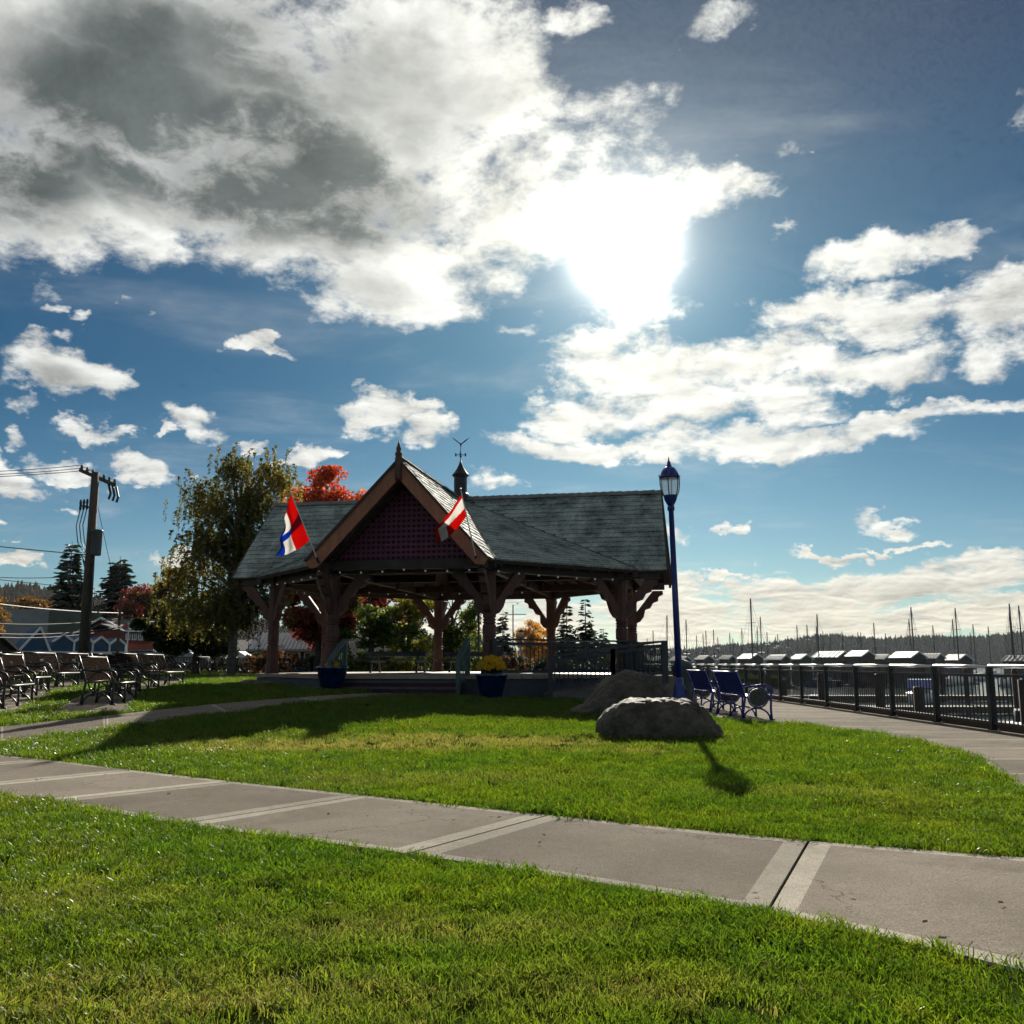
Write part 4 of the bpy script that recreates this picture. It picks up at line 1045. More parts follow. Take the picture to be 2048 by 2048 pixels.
tb = g.new('ShaderNodeBsdfTransparent'); mxs = g.new('ShaderNodeMixShader'); mxs.inputs[0].default_value = .38; g.l.new(tb.outputs[0], mxs.inputs[1]); g.l.new(p.outputs[0], mxs.inputs[2]); g.l.new(mxs.outputs[0], g.n['Material Output'].inputs[0])
m = MB(); m.lathe([(.145, 4.44), (.17, 4.52), (.188, 4.62), (.195, 4.72), (.19, 4.80)], 20); m.build('lens', GL, lamp, True)
for a in range(6):
    an = a * math.pi / 3 + .2; m = MB(); m.tube([(math.cos(an) * r, math.sin(an) * r, z) for r, z in ((.14, 4.42), (.185, 4.52), (.208, 4.66), (.212, 4.80), (.225, 4.86))], .011, 5); m.build('cage_rib', M_BLACK, lamp, True)
m = MB(); m.lathe([(.205, 4.79), (.215, 4.81), (.19, 4.86), (.165, 4.93), (.12, 5.0), (.06, 5.04)], 18); cap_ = m.build('cap', M_BLUE, lamp, True)
m = MB(); m.lathe([(.05, 5.03), (.055, 5.07), (.03, 5.09), (.045, 5.12), (.02, 5.15), (.012, 5.2), (.002, 5.25)], 10); m.build('finial', M_BLUE, cap_, True)

# ================================================================== BOULDERS
def rock_mat():
    M = bpy.data.materials.new('boulder_stone'); M.use_nodes = True; g = NT(M.node_tree); p = g.n['Principled BSDF']
    v = g.new('ShaderNodeTexCoord').outputs['Object']
    a = g.noise(v, 2.2, 7, .65, .6); b = g.noise(v, 11, 6, .7, .3); c_ = g.noise(v, 60, 3, .7)
    cr = g.new('ShaderNodeTexVoronoi', feature='DISTANCE_TO_EDGE'); g.put(cr.inputs['Vector'], g.vm('ADD', v, g.vm('SCALE', a.outputs['Color'], .5))); cr.inputs['Scale'].default_value = 2.1
    c = g.mix(g.ramp(a.outputs[0], .35, .65), (.045, .037, .029), (.115, .094, .072)); c = g.mix(g.ramp(cr.outputs[0], 0, .02, .75, 0), c, (.015, .014, .013))
    c = g.mix(g.m('MULTIPLY', g.ramp(b.outputs[0], .5, .68), .6), c, (.15, .122, .09)); c = g.mix(g.m('MULTIPLY', g.ramp(c_.outputs[0], .5, .7), .4), c, (.025, .024, .022))
    g.l.new(c, p.inputs['Base Color']); p.inputs['Roughness'].default_value = .75
    bp_ = g.new('ShaderNodeBump'); bp_.inputs['Strength'].default_value = .9; bp_.inputs['Distance'].default_value = .03
    g.l.new(g.m('ADD', g.m('MULTIPLY', a.outputs[0], 1.5), b.outputs[0]), bp_.inputs['Height']); g.l.new(bp_.outputs[0], p.inputs['Normal']); return M
M_ROCK = rock_mat()
def boulder(label, loc, prof, depth, seed, n=180, mrings=84, skew=.0):
    """prof: outline seen from the front as (x, top height); cross-sections are rounded lumps"""
    V = []; xs = [p[0] for p in prof]; x0, x1 = xs[0], xs[-1]
    def top(x):
        for (a, ha), (b, hb) in zip(prof, prof[1:]):
            if a <= x <= b: return ha + (hb - ha) * (x - a) / (b - a)
        return 0
    rr_ = random.Random(seed); planes = []; hm_ = max(p[1] for p in prof)
    for _ in range(16):
        pn = Vector((rr_.uniform(-1, 1), rr_.uniform(-1.2, 1), rr_.uniform(-.05, 1.1))).normalized(); sup = abs(pn.x) * (x1 - x0) * .5 + abs(pn.y) * depth * .5 + abs(pn.z) * hm_; planes.append((pn, sup * rr_.uniform(.66, .86)))
    for i in range(n + 1):
        u = i / n; x = x0 + (x1 - x0) * (.5 - .5 * math.cos(math.pi * u)); h = top(x); dp = depth * (max(0, math.sin(math.pi * u)) ** .55) * .5 + .01
        for j in range(mrings + 1):
            a = math.pi * (j / mrings) * 1.0; cy, cz = -math.cos(a), math.sin(a)
            q = lambda w, e: math.copysign(abs(w) ** e, w)
            y = dp * q(cy, .75); z = (h + .12) * q(cz, .62) - .12
            P = Vector((x, y + skew * z, z)); nn = Vector((x * .2, cy, cz)).normalized()
            s = seed * 10
            dsp = .04 * mnoise.fractal(P * 2.3 + Vector((s, 0, 0)), 1.0, 2.0, 5) + .08 * (abs(mnoise.noise(P * 1.7 + Vector((0, s, 0)))) - .25) + .02 * mnoise.noise(P * 9 + Vector((0, 0, s)))
            P += nn * dsp * min(1, max(.2, h * 2))
            for pn, po in planes:
                e_ = P.dot(pn) - po
                if e_ > 0: P -= pn * e_ * .9
            dd, pp = mnoise.voronoi(P * 2.4 + Vector((s, 2, 1)) + mnoise.noise_vector(P * 3) * .25); ck = min(1, (dd[1] - dd[0]) / .16)
            P += nn * (.042 * (mnoise.cell(pp[0] * 7.3) * .5) * ck - .022 * (1 - ck) ** 2) * min(1, h * 2.5)
            P += nn * (.012 * mnoise.noise(P * 14) + .02 * (abs(mnoise.noise(P * 5 + Vector((s, s, 0)))) - .2)); V.append(P)
    Fq = [(i * (mrings + 1) + j, (i + 1) * (mrings + 1) + j, (i + 1) * (mrings + 1) + j + 1, i * (mrings + 1) + j + 1) for i in range(n) for j in range(mrings)]
    me = np_mesh('boulder', [tuple(p) for p in V], Fq, M_ROCK, smooth=True); return link('boulder', me, loc=loc, label=label, cat='boulder', group='boulders on the lawn')
p1 = on_z(1318, 1484, 0)
boulder('large grey boulder on the sunlit lawn, front one of the pair', (p1.x, p1.y + .35, 0), [(-.86, 0), (-.84, .30), (-.72, .42), (-.52, .52), (-.38, .62), (-.25, .64), (.1, .59), (.45, .58), (.66, .52), (.80, .42), (.92, .24), (.99, 0)], 1.05, 1)
p2 = on_z(1255, 1436, .03)
boulder('large grey boulder behind the other, with a low tongue to the left', (p2.x, p2.y + .5, 0.02), [(-1.3, 0), (-1.2, .1), (-.8, .3), (-.52, .6), (-.25, .86), (0, .94), (.35, .89), (.62, .78), (.85, .6), (1.0, .34), (1.1, 0)], 1.3, 2)
p3 = on_g(508, 1374); boulder('low dark flat boulder at the foot of the left pavilion post', (p3.x, p3.y + .3, p3.z), [(-.75, 0), (-.6, .12), (-.2, .2), (.2, .19), (.55, .12), (.7, 0)], .8, 3, 40, 20)

# ================================================================== POTS OF CHRYSANTHEMUMS
M_POT = mat('blue_glaze', (.004, .014, .06), .2, var=.4, scale=6, coat=.6)
def leaf_quads(C, sz, rg, flat=0.0):
    """random leaf-shaped quads at points C; returns V, F"""
    n = len(C); d = rg.normal(size=(n, 3)); d /= np.linalg.norm(d, axis=1)[:, None]
    e = np.cross(d, rg.normal(size=(n, 3))); e /= np.linalg.norm(e, axis=1)[:, None]
    sz = np.asarray(sz).reshape(-1, 1) * (0.7 + .6 * rg.random((n, 1)))
    a = C - d * sz * .5; b = C + e * sz * .3 + d * sz * .04; c = C + d * sz * .5; f = C - e * sz * .3 + d * sz * .04
    V = np.stack([a, b, c, f], 1).reshape(-1, 3); Fq = np.arange(4 * n).reshape(n, 4); return V, Fq
def planter(x, y, z, s, label, mums, mlabel):
    t = thing('planter', label, 'planter', (x, y, z))
    m = MB(); m.lathe([(.24 * s, 0), (.27 * s, .03 * s), (.36 * s, .35 * s), (.40 * s, .56 * s), (.43 * s, .60 * s), (.43 * s, .66 * s), (.38 * s, .66 * s), (.36 * s, .58 * s)], 20); m.build('pot', M_POT, t, True)
    m = MB(); m.lathe([(.36 * s, .57 * s), (.01, .6 * s)], 16); m.build('soil', M_SOIL, t)
    rg = np.random.default_rng(int(x * 100) % 97 + 3); r, n, hz = mums
    t = thing('chrysanthemum', mlabel, 'plant', (x, y, z + .6 * s))
    v = rg.normal(size=(n, 3)); v /= np.linalg.norm(v, axis=1)[:, None]; v[:, 2] = np.abs(v[:, 2]) * 1.0 - .25
    C = v * r * (.9 + .1 * rg.random((n, 1))) * np.array([1, 1, .9]) + np.array([0, 0, hz])
    P = []
    for c in C:
        k = 9; P.append(c + rg.normal(size=(k, 3)) * .016)
    P = np.concatenate(P); V, Fq = leaf_quads(P, .055, rg)
    link('flowers', np_mesh('flowers', V, Fq, leaf_mat('yellow_petals', (.62, .38, .01), (.85, .62, .03), (.5, .28, .01), .4), np.repeat(rg.random(len(P)), 4)), t, kind='stuff')
    L_ = rg.normal(size=(500, 3)); L_ /= np.linalg.norm(L_, axis=1)[:, None]; L_ = L_ * r * .86 * rg.random((500, 1)) ** .4 * np.array([1, 1, .9]) + np.array([0, 0, hz])
    V, Fq = leaf_quads(L_, .08, rg); link('leaves', np_mesh('leaves', V, Fq, leaf_mat('mum_leaves', (.02, .05, .01), (.05, .1, .02)), np.repeat(rg.random(500), 4)), t, kind='stuff')
q = at(983, 1392, 25.1); planter(q.x, 25.1, H(q.x, 25.1), 1.0, 'large blue glazed pot right of the pavilion steps', (.36, 560, .26), 'round ball of yellow chrysanthemums right of the steps')
q = at(664, 1392, 26.2); planter(q.x, 26.1, H(q.x, 26.1), 1.0, 'large blue glazed pot left of the pavilion steps', (.17, 110, .07), 'small yellow chrysanthemum left of the steps')

# ================================================================== UTILITY POLE AND WIRES
PY = 40.0
pb, pt = at(167, 1318, PY), at(191, 945, PY); pb.z = H(pb.x, PY) - .2
pole = thing('utility_pole', 'tall leaning wooden utility pole with crossarm and transformer at the left', 'utility pole', pb)
ax = (pt - pb); T_ = lambda u: ax * u
m = MB(); m.tube([T_(0), T_(.5), T_(1)], [.24, .2, .155], 12); m.build('shaft', M_POLE, pole, True)
m = MB(); m.tube([T_(0) + Vector((.02, -.22, 0)), T_(.62) + Vector((.1, -.2, 0))], .035, 6); m.tube([T_(0) + Vector((.2, -.14, 0)), T_(.56) + Vector((.19, -.12, 0))], .045, 6); m.build('conduit', M_BLACK, pole)
px1 = 1 / F * PY
def off(dx, dz, dy=0): return Vector((dx * px1, dy, dz * px1))
A0, A1 = T_(.985) + off(-20, 6, -.3), T_(.985) + off(24, -12, .9)
m = MB(); m.bar(A0, A1, .11, .13); arm = m.build('crossarm', M_POLE, pole)
m = MB(); m.bar(A0 + Vector((0, -.3, 0)), A1 + Vector((0, -.3, -.02)), .1, .12); m.build('crossarm', M_POLE, pole)
for k in range(7):
    c = A0.lerp(A1, k / 6); m = MB(); m.lathe([(.03, .05), (.07, .08), (.045, .12), (.075, .16), (.04, .21), (.05, .25)], 8, c + Vector((0, -.1, 0))); m.build('insulator', mat('porcelain', (.12, .09, .08), .25), arm, True)
c = T_(.90) + off(21, -6, .3); m = MB()
for k in range(3): m.tube([A1.lerp(A0, .12 * k) + Vector((0, .1, -.05)), A1.lerp(A0, .12 * k) + Vector((.12, .1, -.5)), A1.lerp(A0, .12 * k) + Vector((.05, .1, -.75))], .05, 6)
m.build('cutout_fuse', M_BLACK, arm)
m = MB(); c = T_(.665) + off(13, 0, -.1); m.lathe([(.20, -.62), (.22, -.55), (.22, .38), (.24, .4), (.24, .46), (.06, .5)], 14, c); m.build('transformer', mat('grey_transformer', (.09, .10, .115), .5, var=.25), pole, True)
m = MB(); bc = T_(.83) + off(-26, 4, 0); m.bar(T_(.825), bc, .07, .07)
for k in range(3):
    q = bc + Vector((.14 * k, 0, .02 * k)); m.lathe([(.04, -.22), (.06, -.1), (.04, 0), (.06, .1), (.03, .24)], 7, q)
    m.tube([q + Vector((0, 0, -.2)), q + Vector((-.12, 0, -.9)), q + Vector((0, 0, -1.6)), q + Vector((.3 - .1 * k, 0, -2.05 + .1 * k)), T_(.665)], .022, 5)
m.build('switchgear', M_BLACK, pole)
m = MB()
for k in range(6):
    z = .48 + .02 * k; m.tube([T_(z) + Vector((-.1, -.1, 0)), T_(z) + off(-10 - 4 * (k % 3), -6 + 3 * k), T_(z - .06) + off(-18 + 5 * k, -20), T_(z - .1) + Vector((-.1, -.12, 0))], .022, 5)
m.build('cable_bundle', M_WIRE, pole)
def wire(label, p0, p1, sag, r=.014):
    pts = [Vector(p0).lerp(Vector(p1), k / 14) - Vector((0, 0, sag * 4 * (k / 14) * (1 - k / 14))) for k in range(15)]
    m = MB(); m.tube(pts, r, 5); return m.build('power_line', M_WIRE, None, label=label, cat='cable', group='overhead wires')
top = pb + ax
G = pb
wire('topmost overhead wire from the crossarm to the left edge', G + A0 + Vector((0, -.1, .25)), at(-300, 944, 30), .15)
wire('overhead wire just below the topmost one', G + A0.lerp(A1, .17) + Vector((0, -.1, .25)), at(-300, 952, 30), .15)
wire('third overhead wire from the crossarm, lowest of the upper three', G + A0.lerp(A1, .33) + Vector((0, -.1, .25)), at(-300, 962, 30), .1)
wire('overhead wire level with the transformer', G + T_(.60) + Vector((-.1, 0, 0)), at(-300, 1058, 30), .05, .02)
wire('thin overhead wire above the left conifer', G + T_(.50) + Vector((-.1, 0, 0)), at(-300, 1118, 30), .3)
wire('thin overhead wire crossing the left conifer', G + T_(.44) + Vector((-.1, 0, 0)), at(-300, 1122, 30), .05)
wire('slack bright cable sagging across the buildings, upper one', at(-250, 1220, 50), at(245, 1236, 70), .6, .03)
wire('slack bright cable sagging across the blue storefront, middle one', at(-250, 1238, 50), at(245, 1252, 70), .7, .035)
wire('slack bright cable sagging across the blue storefront, lowest one', at(-250, 1242, 50), at(243, 1256, 70), .8, .035)
wire('cable from the left edge along the grey building top', at(-250, 1170, 45), at(245, 1226, 72), .3, .025)
wire('cable crossing the dark conifers behind the pole', at(-250, 1172, 60), at(262, 1188, 75), .9, .025)
wire('guy wire falling right of the utility pole', G + T_(.87) + Vector((.1, 0, 0)), at(232, 1180, 47), .02, .012)
# ================================================================== TREES
def limb_pts(a, b, rg, n=6, bend=.12):
    a, b = Vector(a), Vector(b); L = (b - a).length; o = Vector(rg.normal(size=3)) * L * bend; o.z = abs(o.z) * .6
    return [a.lerp(b, k / n) + o * math.sin(math.pi * k / n) for k in range(n + 1)]
def broadleaf(name, label, base, height, crown, leafm, seed, n_leaf=9000, leaf=.16, trunk_r=.22, clumps=34, barkm=None, fork=.35, clump_r=.30, lean=(0, 0), group=None, top_only=0.0):
    """crown: list of (x, y, z, rx, ry, rz) lobes relative to the base"""
    rg = np.random.default_rng(seed); t = thing(name, label, 'tree', base, group=group)
    cents = []
    for lb in crown:
        k = max(4, int(clumps * lb[3] * lb[5] / sum(c[3] * c[5] for c in crown)))
        v = rg.normal(size=(k, 3)); v /= np.linalg.norm(v, axis=1)[:, None]; r = (.35 + .62 * rg.random((k, 1)))
        c = v * r * np.array(lb[3:6]) + np.array(lb[0:3]); cr = clump_r * (lb[3] + lb[5]) / 2 * (.6 + .8 * rg.random(k)); cents += list(zip(c, cr))
    tot = sum(cr ** 2 for _, cr in cents); P = []
    for c, cr in cents:
        n = int(n_leaf * cr ** 2 / tot); v = rg.normal(size=(n, 3)); v /= np.linalg.norm(v, axis=1)[:, None]
        P.append(c + v * cr * (rg.random((n, 1)) ** .45) * np.array([1.15, 1.15, .8]))
    P = np.concatenate(P); P = P[P[:, 2] > top_only]
    V, Fq = leaf_quads(P, leaf, rg)
    tn = np.repeat(np.clip(.5 + .5 * np.array([mnoise.noise(Vector(p) * .8) for p in P]) + .25 * rg.normal(size=len(P)), 0, 1), 4)
    link('crown', np_mesh('crown', V, Fq, leafm, tn), t)
    m = MB(); ft = Vector((lean[0], lean[1], height * fork)); tp = Vector((lean[0] * 2, lean[1] * 2, height * .82))
    tr = [Vector((0, 0, -.2)), Vector((0, 0, .2)), ft * .5, ft, ft.lerp(tp, .5), tp]
    m.tube(tr, [trunk_r * 1.4, trunk_r * 1.1, trunk_r * .9, trunk_r * .75, trunk_r * .4, trunk_r * .08], 9)
    for c, cr in cents[:26]:
        u = rg.random() * .7; s = ft.lerp(tp, u) if c[2] > ft.z else ft * .9; rr = trunk_r * (.38 - .25 * u)
        pts = limb_pts(s, c, rg); m.tube(pts, [rr * (1 - .85 * k / 6) for k in range(7)], 5)
    m.build('trunk', barkm or M_BARK, t, True); return t
def weeping(name, label, base, height, crown, leafm, seed, strands=420, per=34, leaf=.13, trunk_r=.2):
    rg = np.random.default_rng(seed); t = thing(name, label, 'tree', base); m = MB(); P = []
    tp = Vector((.2, 0, height * .9)); tr = [Vector((0, 0, -.2)), Vector((.05, 0, height * .3)), Vector((-.1, 0, height * .6)), tp]
    m.tube(tr, [trunk_r * 1.2, trunk_r, trunk_r * .6, .03], 9)
    area = [lb[3] * lb[5] for lb in crown]
    tw = MB()
    for li, lb in enumerate(crown):
        k = int(strands * area[li] / sum(area)); nb = max(3, k // 22); hubs = []
        for _ in range(nb):
            v = rg.normal(size=3); v /= np.linalg.norm(v); v[2] = abs(v[2]) * .9 - .15
            h = Vector(v * np.array(lb[3:6]) * (.45 + .5 * rg.random()) + np.array(lb[:3])); hubs.append(h)
            s = Vector((0, 0, min(h.z * .75, height * .8))); pts = limb_pts(s, h, rg, 6, .1); m.tube(pts, [.09 * (1 - .85 * q / 6) for q in range(7)], 5)
        for _ in range(k):
            h = hubs[rg.integers(nb)]; o = Vector((rg.normal() * .5, rg.normal() * .5, rg.normal() * .42)); s = h + o; ln = .45 + 1.15 * rg.random()
            dx, dy = rg.normal() * .28, rg.normal() * .28; u = np.sort(rg.random(per)); 
            q = np.stack([s.x + dx * np.sqrt(u) + rg.normal(size=per) * .05, s.y + dy * np.sqrt(u) + rg.normal(size=per) * .05, s.z + .12 * np.sin(u * 3.1) - ln * u ** 1.3], 1); P.append(q)
            if rg.random() < .35: tw.tube([s, s + Vector((dx * .7, dy * .7, -.3 * ln)), s + Vector((dx, dy, -ln))], .012, 3)
    P = np.concatenate(P); V, Fq = leaf_quads(P, leaf, rg)
    tn = np.repeat(np.clip(.45 + .55 * np.array([mnoise.noise(Vector(p) * .45) for p in P]) + .2 * rg.normal(size=len(P)), 0, 1), 4)
    link('crown', np_mesh('crown', V, Fq, leafm, tn), t); tr_ = m.build('trunk', M_BIRCH, t, True); tw.build('twigs', M_BARK, tr_); return t
def conifer(name, label, base, height, rad, seed, leafm, whorls=30, droop=.35, full=1.0, group=None, start=.08, cards=12, csz=.55, round_=1.0):
    rg = np.random.default_rng(seed); t = thing(name, label, 'tree', base, group=group); m = MB(); P = []; D = []
    m.tube([(0, 0, -.3), (0, 0, height * .5), (0, 0, height)], [height * .018, height * .011, .02], 7)
    for k in range(int(whorls * 7 * full)):
        u = 1 - rg.random() ** .62; z = height * (start + (1 - start) * u); r = rad * (1 - u) ** round_ * (.55 + .55 * rg.random()) + .10 + .1 * rad * (1 - u)
        a = rg.random() * 6.283; rr = r; d = Vector((math.cos(a), math.sin(a), 0))
        end = Vector((0, 0, z)) + d * rr + Vector((0, 0, (.16 - droop * (1.1 - u) * 1.5 + .12 * rg.normal()) * rr)); s = Vector((0, 0, z))
        if rr > .8: m.tube([s, s.lerp(end, .5) + Vector((0, 0, .05 * rr)), end], [.05, .03, .008], 4)
        n = max(3, int(cards * rr / rad) + 2)
        for i in range(n):
            w = (i + .5 + rg.random() * .4) / n; p = s.lerp(end, w) + Vector((0, 0, .06 * rr * math.sin(3.14 * w)))
            P.append(p); D.append((d, w))
    n = len(P); V = np.zeros((n * 3, 4, 3)); q = 0
    for p, (d, w) in zip(P, D):
        for s_ in range(3):
            side = Vector((-d.y, d.x, 0)) * (rg.normal() * .75) + d * (.5 + .3 * rg.random()) + Vector((0, 0, -.25 * rg.random()))
            side.normalize(); L_ = csz * (.55 + .7 * rg.random()) * (1.1 - .5 * w); wv = Vector(rg.normal(size=3)).cross(side).normalized() * L_ * .16
            V[q] = [p, p + side * L_ * .5 + wv, p + side * L_, p + side * L_ * .5 - wv]; q += 1
    V = V.reshape(-1, 3); Fq = np.arange(len(V)).reshape(-1, 4)
    link('crown', np_mesh('crown', V, Fq, leafm, np.repeat(rg.random(len(V) // 4), 4)), t); m.build('trunk', M_BARK, t, True); return t
def gpos(px, y): x = (px - 1024) / F * y; return (x, y, H(x, y))
def hgt(py, y): return (HORIZ - py) / F * y + CAMZ          # height above datum of a pixel row at distance y

L_BIRCH = leaf_mat('birch_leaves', (.07, .08, .022), (.15, .145, .03), (.34, .22, .03), .58)
L_RED = leaf_mat('maple_red_leaves', (.32, .03, .012), (.55, .085, .015), (.62, .2, .03), .5)
L_CRIM = leaf_mat('crimson_leaves', (.13, .016, .02), (.23, .036, .03), (.28, .10, .03), .45)
L_GRN = leaf_mat('green_leaves', (.03, .06, .012), (.075, .12, .022), (.2, .2, .03), .5)
L_YG = leaf_mat('yellow_green_leaves', (.09, .12, .015), (.20, .20, .02), (.35, .26, .02), .5)
L_GOLD = leaf_mat('golden_leaves', (.34, .17, .012), (.55, .30, .018), (.6, .2, .02), .5)
L_OCH = leaf_mat('ochre_leaves', (.12, .06, .012), (.24, .13, .018), (.3, .13, .02), .45)
L_BRN = leaf_mat('brown_autumn_leaves', (.07, .03, .014), (.14, .06, .02), (.2, .11, .025), .45)
L_FIR = leaf_mat('fir_needles', (.010, .022, .012), (.022, .04, .018), None, .25)
L_DK = leaf_mat('dark_evergreen_leaves', (.014, .026, .009), (.03, .046, .014), (.06, .06, .015), .35)

b = gpos(470, 50); weeping('weeping_birch', 'tall weeping birch turning yellow behind the left end of the pavilion', b, hgt(895, 50) - b[2],
    [(-.35, 0, 10.9, 1.1, 1.4, 1.5), (1.75, .2, 10.3, 1.3, 1.5, 1.5), (-1.9, 0, 9.0, 1.2, 1.4, 1.5), (.5, 0, 8.6, 2.2, 2.0, 2.0), (-1.9, 0, 7.0, 1.3, 1.5, 1.5), (.3, 0, 6.8, 2.2, 2.0, 2.0), (-1.2, 0, 5.4, 2.2, 2.2, 1.7), (1.6, 0, 6.0, 1.8, 1.8, 2.0), (-1.6, 0, 3.4, 2.6, 2.2, 1.8), (.8, 0, 3.8, 2.4, 2.2, 1.8)], L_BIRCH, 21, strands=2000, per=46, leaf=.128)
b = gpos(400, 56); broadleaf('dark_evergreen_tree', 'dark dense tree below the weeping birch, left of the pavilion', b, 5.2, [(0, 0, 2.6, 2.6, 2, 2.2), (-2.0, 0, 2.4, 1.8, 1.6, 1.6), (1.7, 0, 2.6, 1.8, 1.6, 1.9), (-1.0, 0, 4.2, 1.5, 1.4, 1.3)], L_DK, 5, 22000, .24)
b = gpos(330, 104); broadleaf('autumn_tree', 'brown-red autumn tree above the brick house', b, 10, [(-.5, 0, 6.6, 3.2, 2, 3.2), (2.2, 0, 6.2, 2.8, 2, 3.0), (-2.8, 0, 5.4, 2.2, 1.6, 2.6), (.6, 0, 8.6, 2.1, 1.5, 1.8)], L_BRN, 6, 13000, .34)
b = gpos(276, 106); broadleaf('autumn_tree', 'thin dark maroon tree between the two conifers and the birch', b, 9.6, [(0, 0, 6.3, 2.4, 1.8, 3.0), (1.2, 0, 7.9, 1.5, 1.2, 1.5)], L_CRIM, 8, 4200, .28)
b = gpos(655, 60); broadleaf('maple_tree', 'bright scarlet maple rising above the pavilion roof', b, hgt(925, 60) - b[2], [(0, 0, 11.3, 1.75, 1.7, 1.9), (1.3, 0, 10.4, 1.4, 1.4, 1.6), (-1.5, 0, 10.7, 1.3, 1.3, 1.7), (0, 0, 8.8, 2.4, 2.0, 1.8), (-.3, 0, 6.2, 2.9, 2.4, 2.2)], L_RED, 9, 26000, .23, clumps=130, clump_r=.36)
b = gpos(745, 64); broadleaf('maple_tree', 'dark crimson maple seen under the pavilion roof', b, 7.4, [(-.6, 0, 4.7, 2.6, 2.2, 1.9), (1.9, 0, 4.4, 1.5, 1.6, 1.5), (-3.2, 0, 3.2, 1.9, 1.6, 1.9)], L_CRIM, 10, 15000, .24, clumps=60)
b = gpos(640, 56); broadleaf('maple_tree', 'deep red maple seen between the two left pavilion posts', b, 5.8, [(0, 0, 3.6, 2.0, 1.8, 1.9), (1.6, 0, 2.6, 1.3, 1.3, 1.5), (-1.6, 0, 4.0, 1.2, 1.2, 1.3)], L_CRIM, 12, 11000, .22)
b = gpos(745, 56); broadleaf('park_tree', 'green bushy tree behind the deck, left of the far post', b, 5.0, [(0, 0, 3.0, 2.1, 1.6, 1.7), (1.6, 0, 2.2, 1.5, 1.3, 1.5), (-1.6, 0, 2.0, 1.5, 1.2, 1.4)], L_GRN, 13, 11000, .16)
b = gpos(820, 58); broadleaf('park_tree', 'light green tree behind the far left pavilion post', b, 5.4, [(0, 0, 3.2, 1.7, 1.4, 1.8), (.9, 0, 1.9, 1.4, 1.0, 1.3), (-.9, 0, 1.9, 1.3, 1.0, 1.3)], L_YG, 14, 7500, .16)
b = gpos(905, 60); broadleaf('park_tree', 'green and yellow tree behind the deck, right of the far post', b, 6.0, [(0, 0, 3.8, 1.7, 1.5, 2.1), (-1.0, 0, 2.4, 1.5, 1.2, 1.7), (.9, 0, 2.0, 1.2, 1.0, 1.4)], L_GRN, 15, 10000, .17)
b = gpos(935, 72); broadleaf('park_tree', 'slim yellow-green tree left of the right front pavilion post', b, 5.4, [(0, 0, 3.0, .9, .9, 2.1), (1.1, 0, 2.4, .7, .7, 1.6)], L_YG, 16, 2600, .17)
b = gpos(1058, 125); broadleaf('poplar_tree', 'golden poplar seen under the right side of the pavilion roof', b, hgt(1232, 125), [(-.6, 0, 4.4, 1.5, 1.5, 2.9), (1.4, 0, 4.1, 1.6, 1.5, 2.6), (0, 0, 2.2, 2.6, 2, 1.8)], L_GOLD, 17, 6500, .26)
b = gpos(1087, 132); broadleaf('poplar_tree', 'orange poplar just left of the rear right pavilion post', b, hgt(1245, 132), [(0, 0, 3.6, 1.6, 1.5, 2.2), (-.8, 0, 2.0, 1.8, 1.5, 1.6)], L_GOLD, 18, 3600, .26)
b = gpos(1006, 105); conifer('fir_tree', 'grey-green fir just right of the right front pavilion post', b, hgt(1225, 105), 1.7, 31, L_FIR, 26, cards=9, csz=.6)
b = gpos(1133, 92); conifer('spruce_tree', 'dark spruce under the pavilion roof, left one of a pair', b, hgt(1210, 92), 2.0, 32, L_FIR, 26, cards=10, csz=.55)
b = gpos(1170, 90); conifer('spruce_tree', 'dark spruce under the pavilion roof, taller right one of a pair', b, hgt(1200, 90), 2.1, 33, L_FIR, 26, cards=10, csz=.55)
b = gpos(1205, 94); conifer('spruce_tree', 'small dark spruce just left of the right pavilion posts', b, hgt(1258, 94), 1.2, 34, L_FIR, 16, cards=8, csz=.45)
b = gpos(138, 128); conifer('fir_tree', 'tall dark fir left of the utility pole', b, hgt(1083, 128) - b[2], 4.0, 35, L_FIR, 34, .3, cards=14, csz=1.15, start=.22)
b = gpos(237, 125); conifer('pine_tree', 'rounded dark pine right of the utility pole', b, hgt(1113, 125) - b[2], 3.3, 36, L_FIR, 30, .12, 1.3, start=.3, cards=12, csz=1.0, round_=.62)
b = gpos(190, 135); conifer('fir_tree', 'short dark fir right behind the utility pole', b, hgt(1178, 135) - b[2], 2.2, 37, L_FIR, 18, cards=9, csz=.9)
b = gpos(62, 150); broadleaf('autumn_tree', 'golden yellow tree on the hillside at the left edge', b, hgt(1180, 150) - b[2], [(0, 0, 8.6, 2.2, 2, 2.4), (2.4, 0, 7.4, 1.8, 1.6, 1.8)], L_OCH, 41, 2600, .4)
b = gpos(112, 160); broadleaf('autumn_tree', 'dull orange tree on the hillside below the fir', b, hgt(1185, 160) - b[2], [(0, 0, 8.4, 2.8, 2, 2.6), (-2.6, 0, 7, 1.8, 1.6, 2)], L_BRN, 42, 2600, .4)
b = gpos(-4, 95); broadleaf('autumn_tree', 'orange tree cut off by the left edge of the picture', b, 6.6, [(0, 0, 4.6, 1.3, 1.2, 2.2)], L_OCH, 43, 1200, .24)

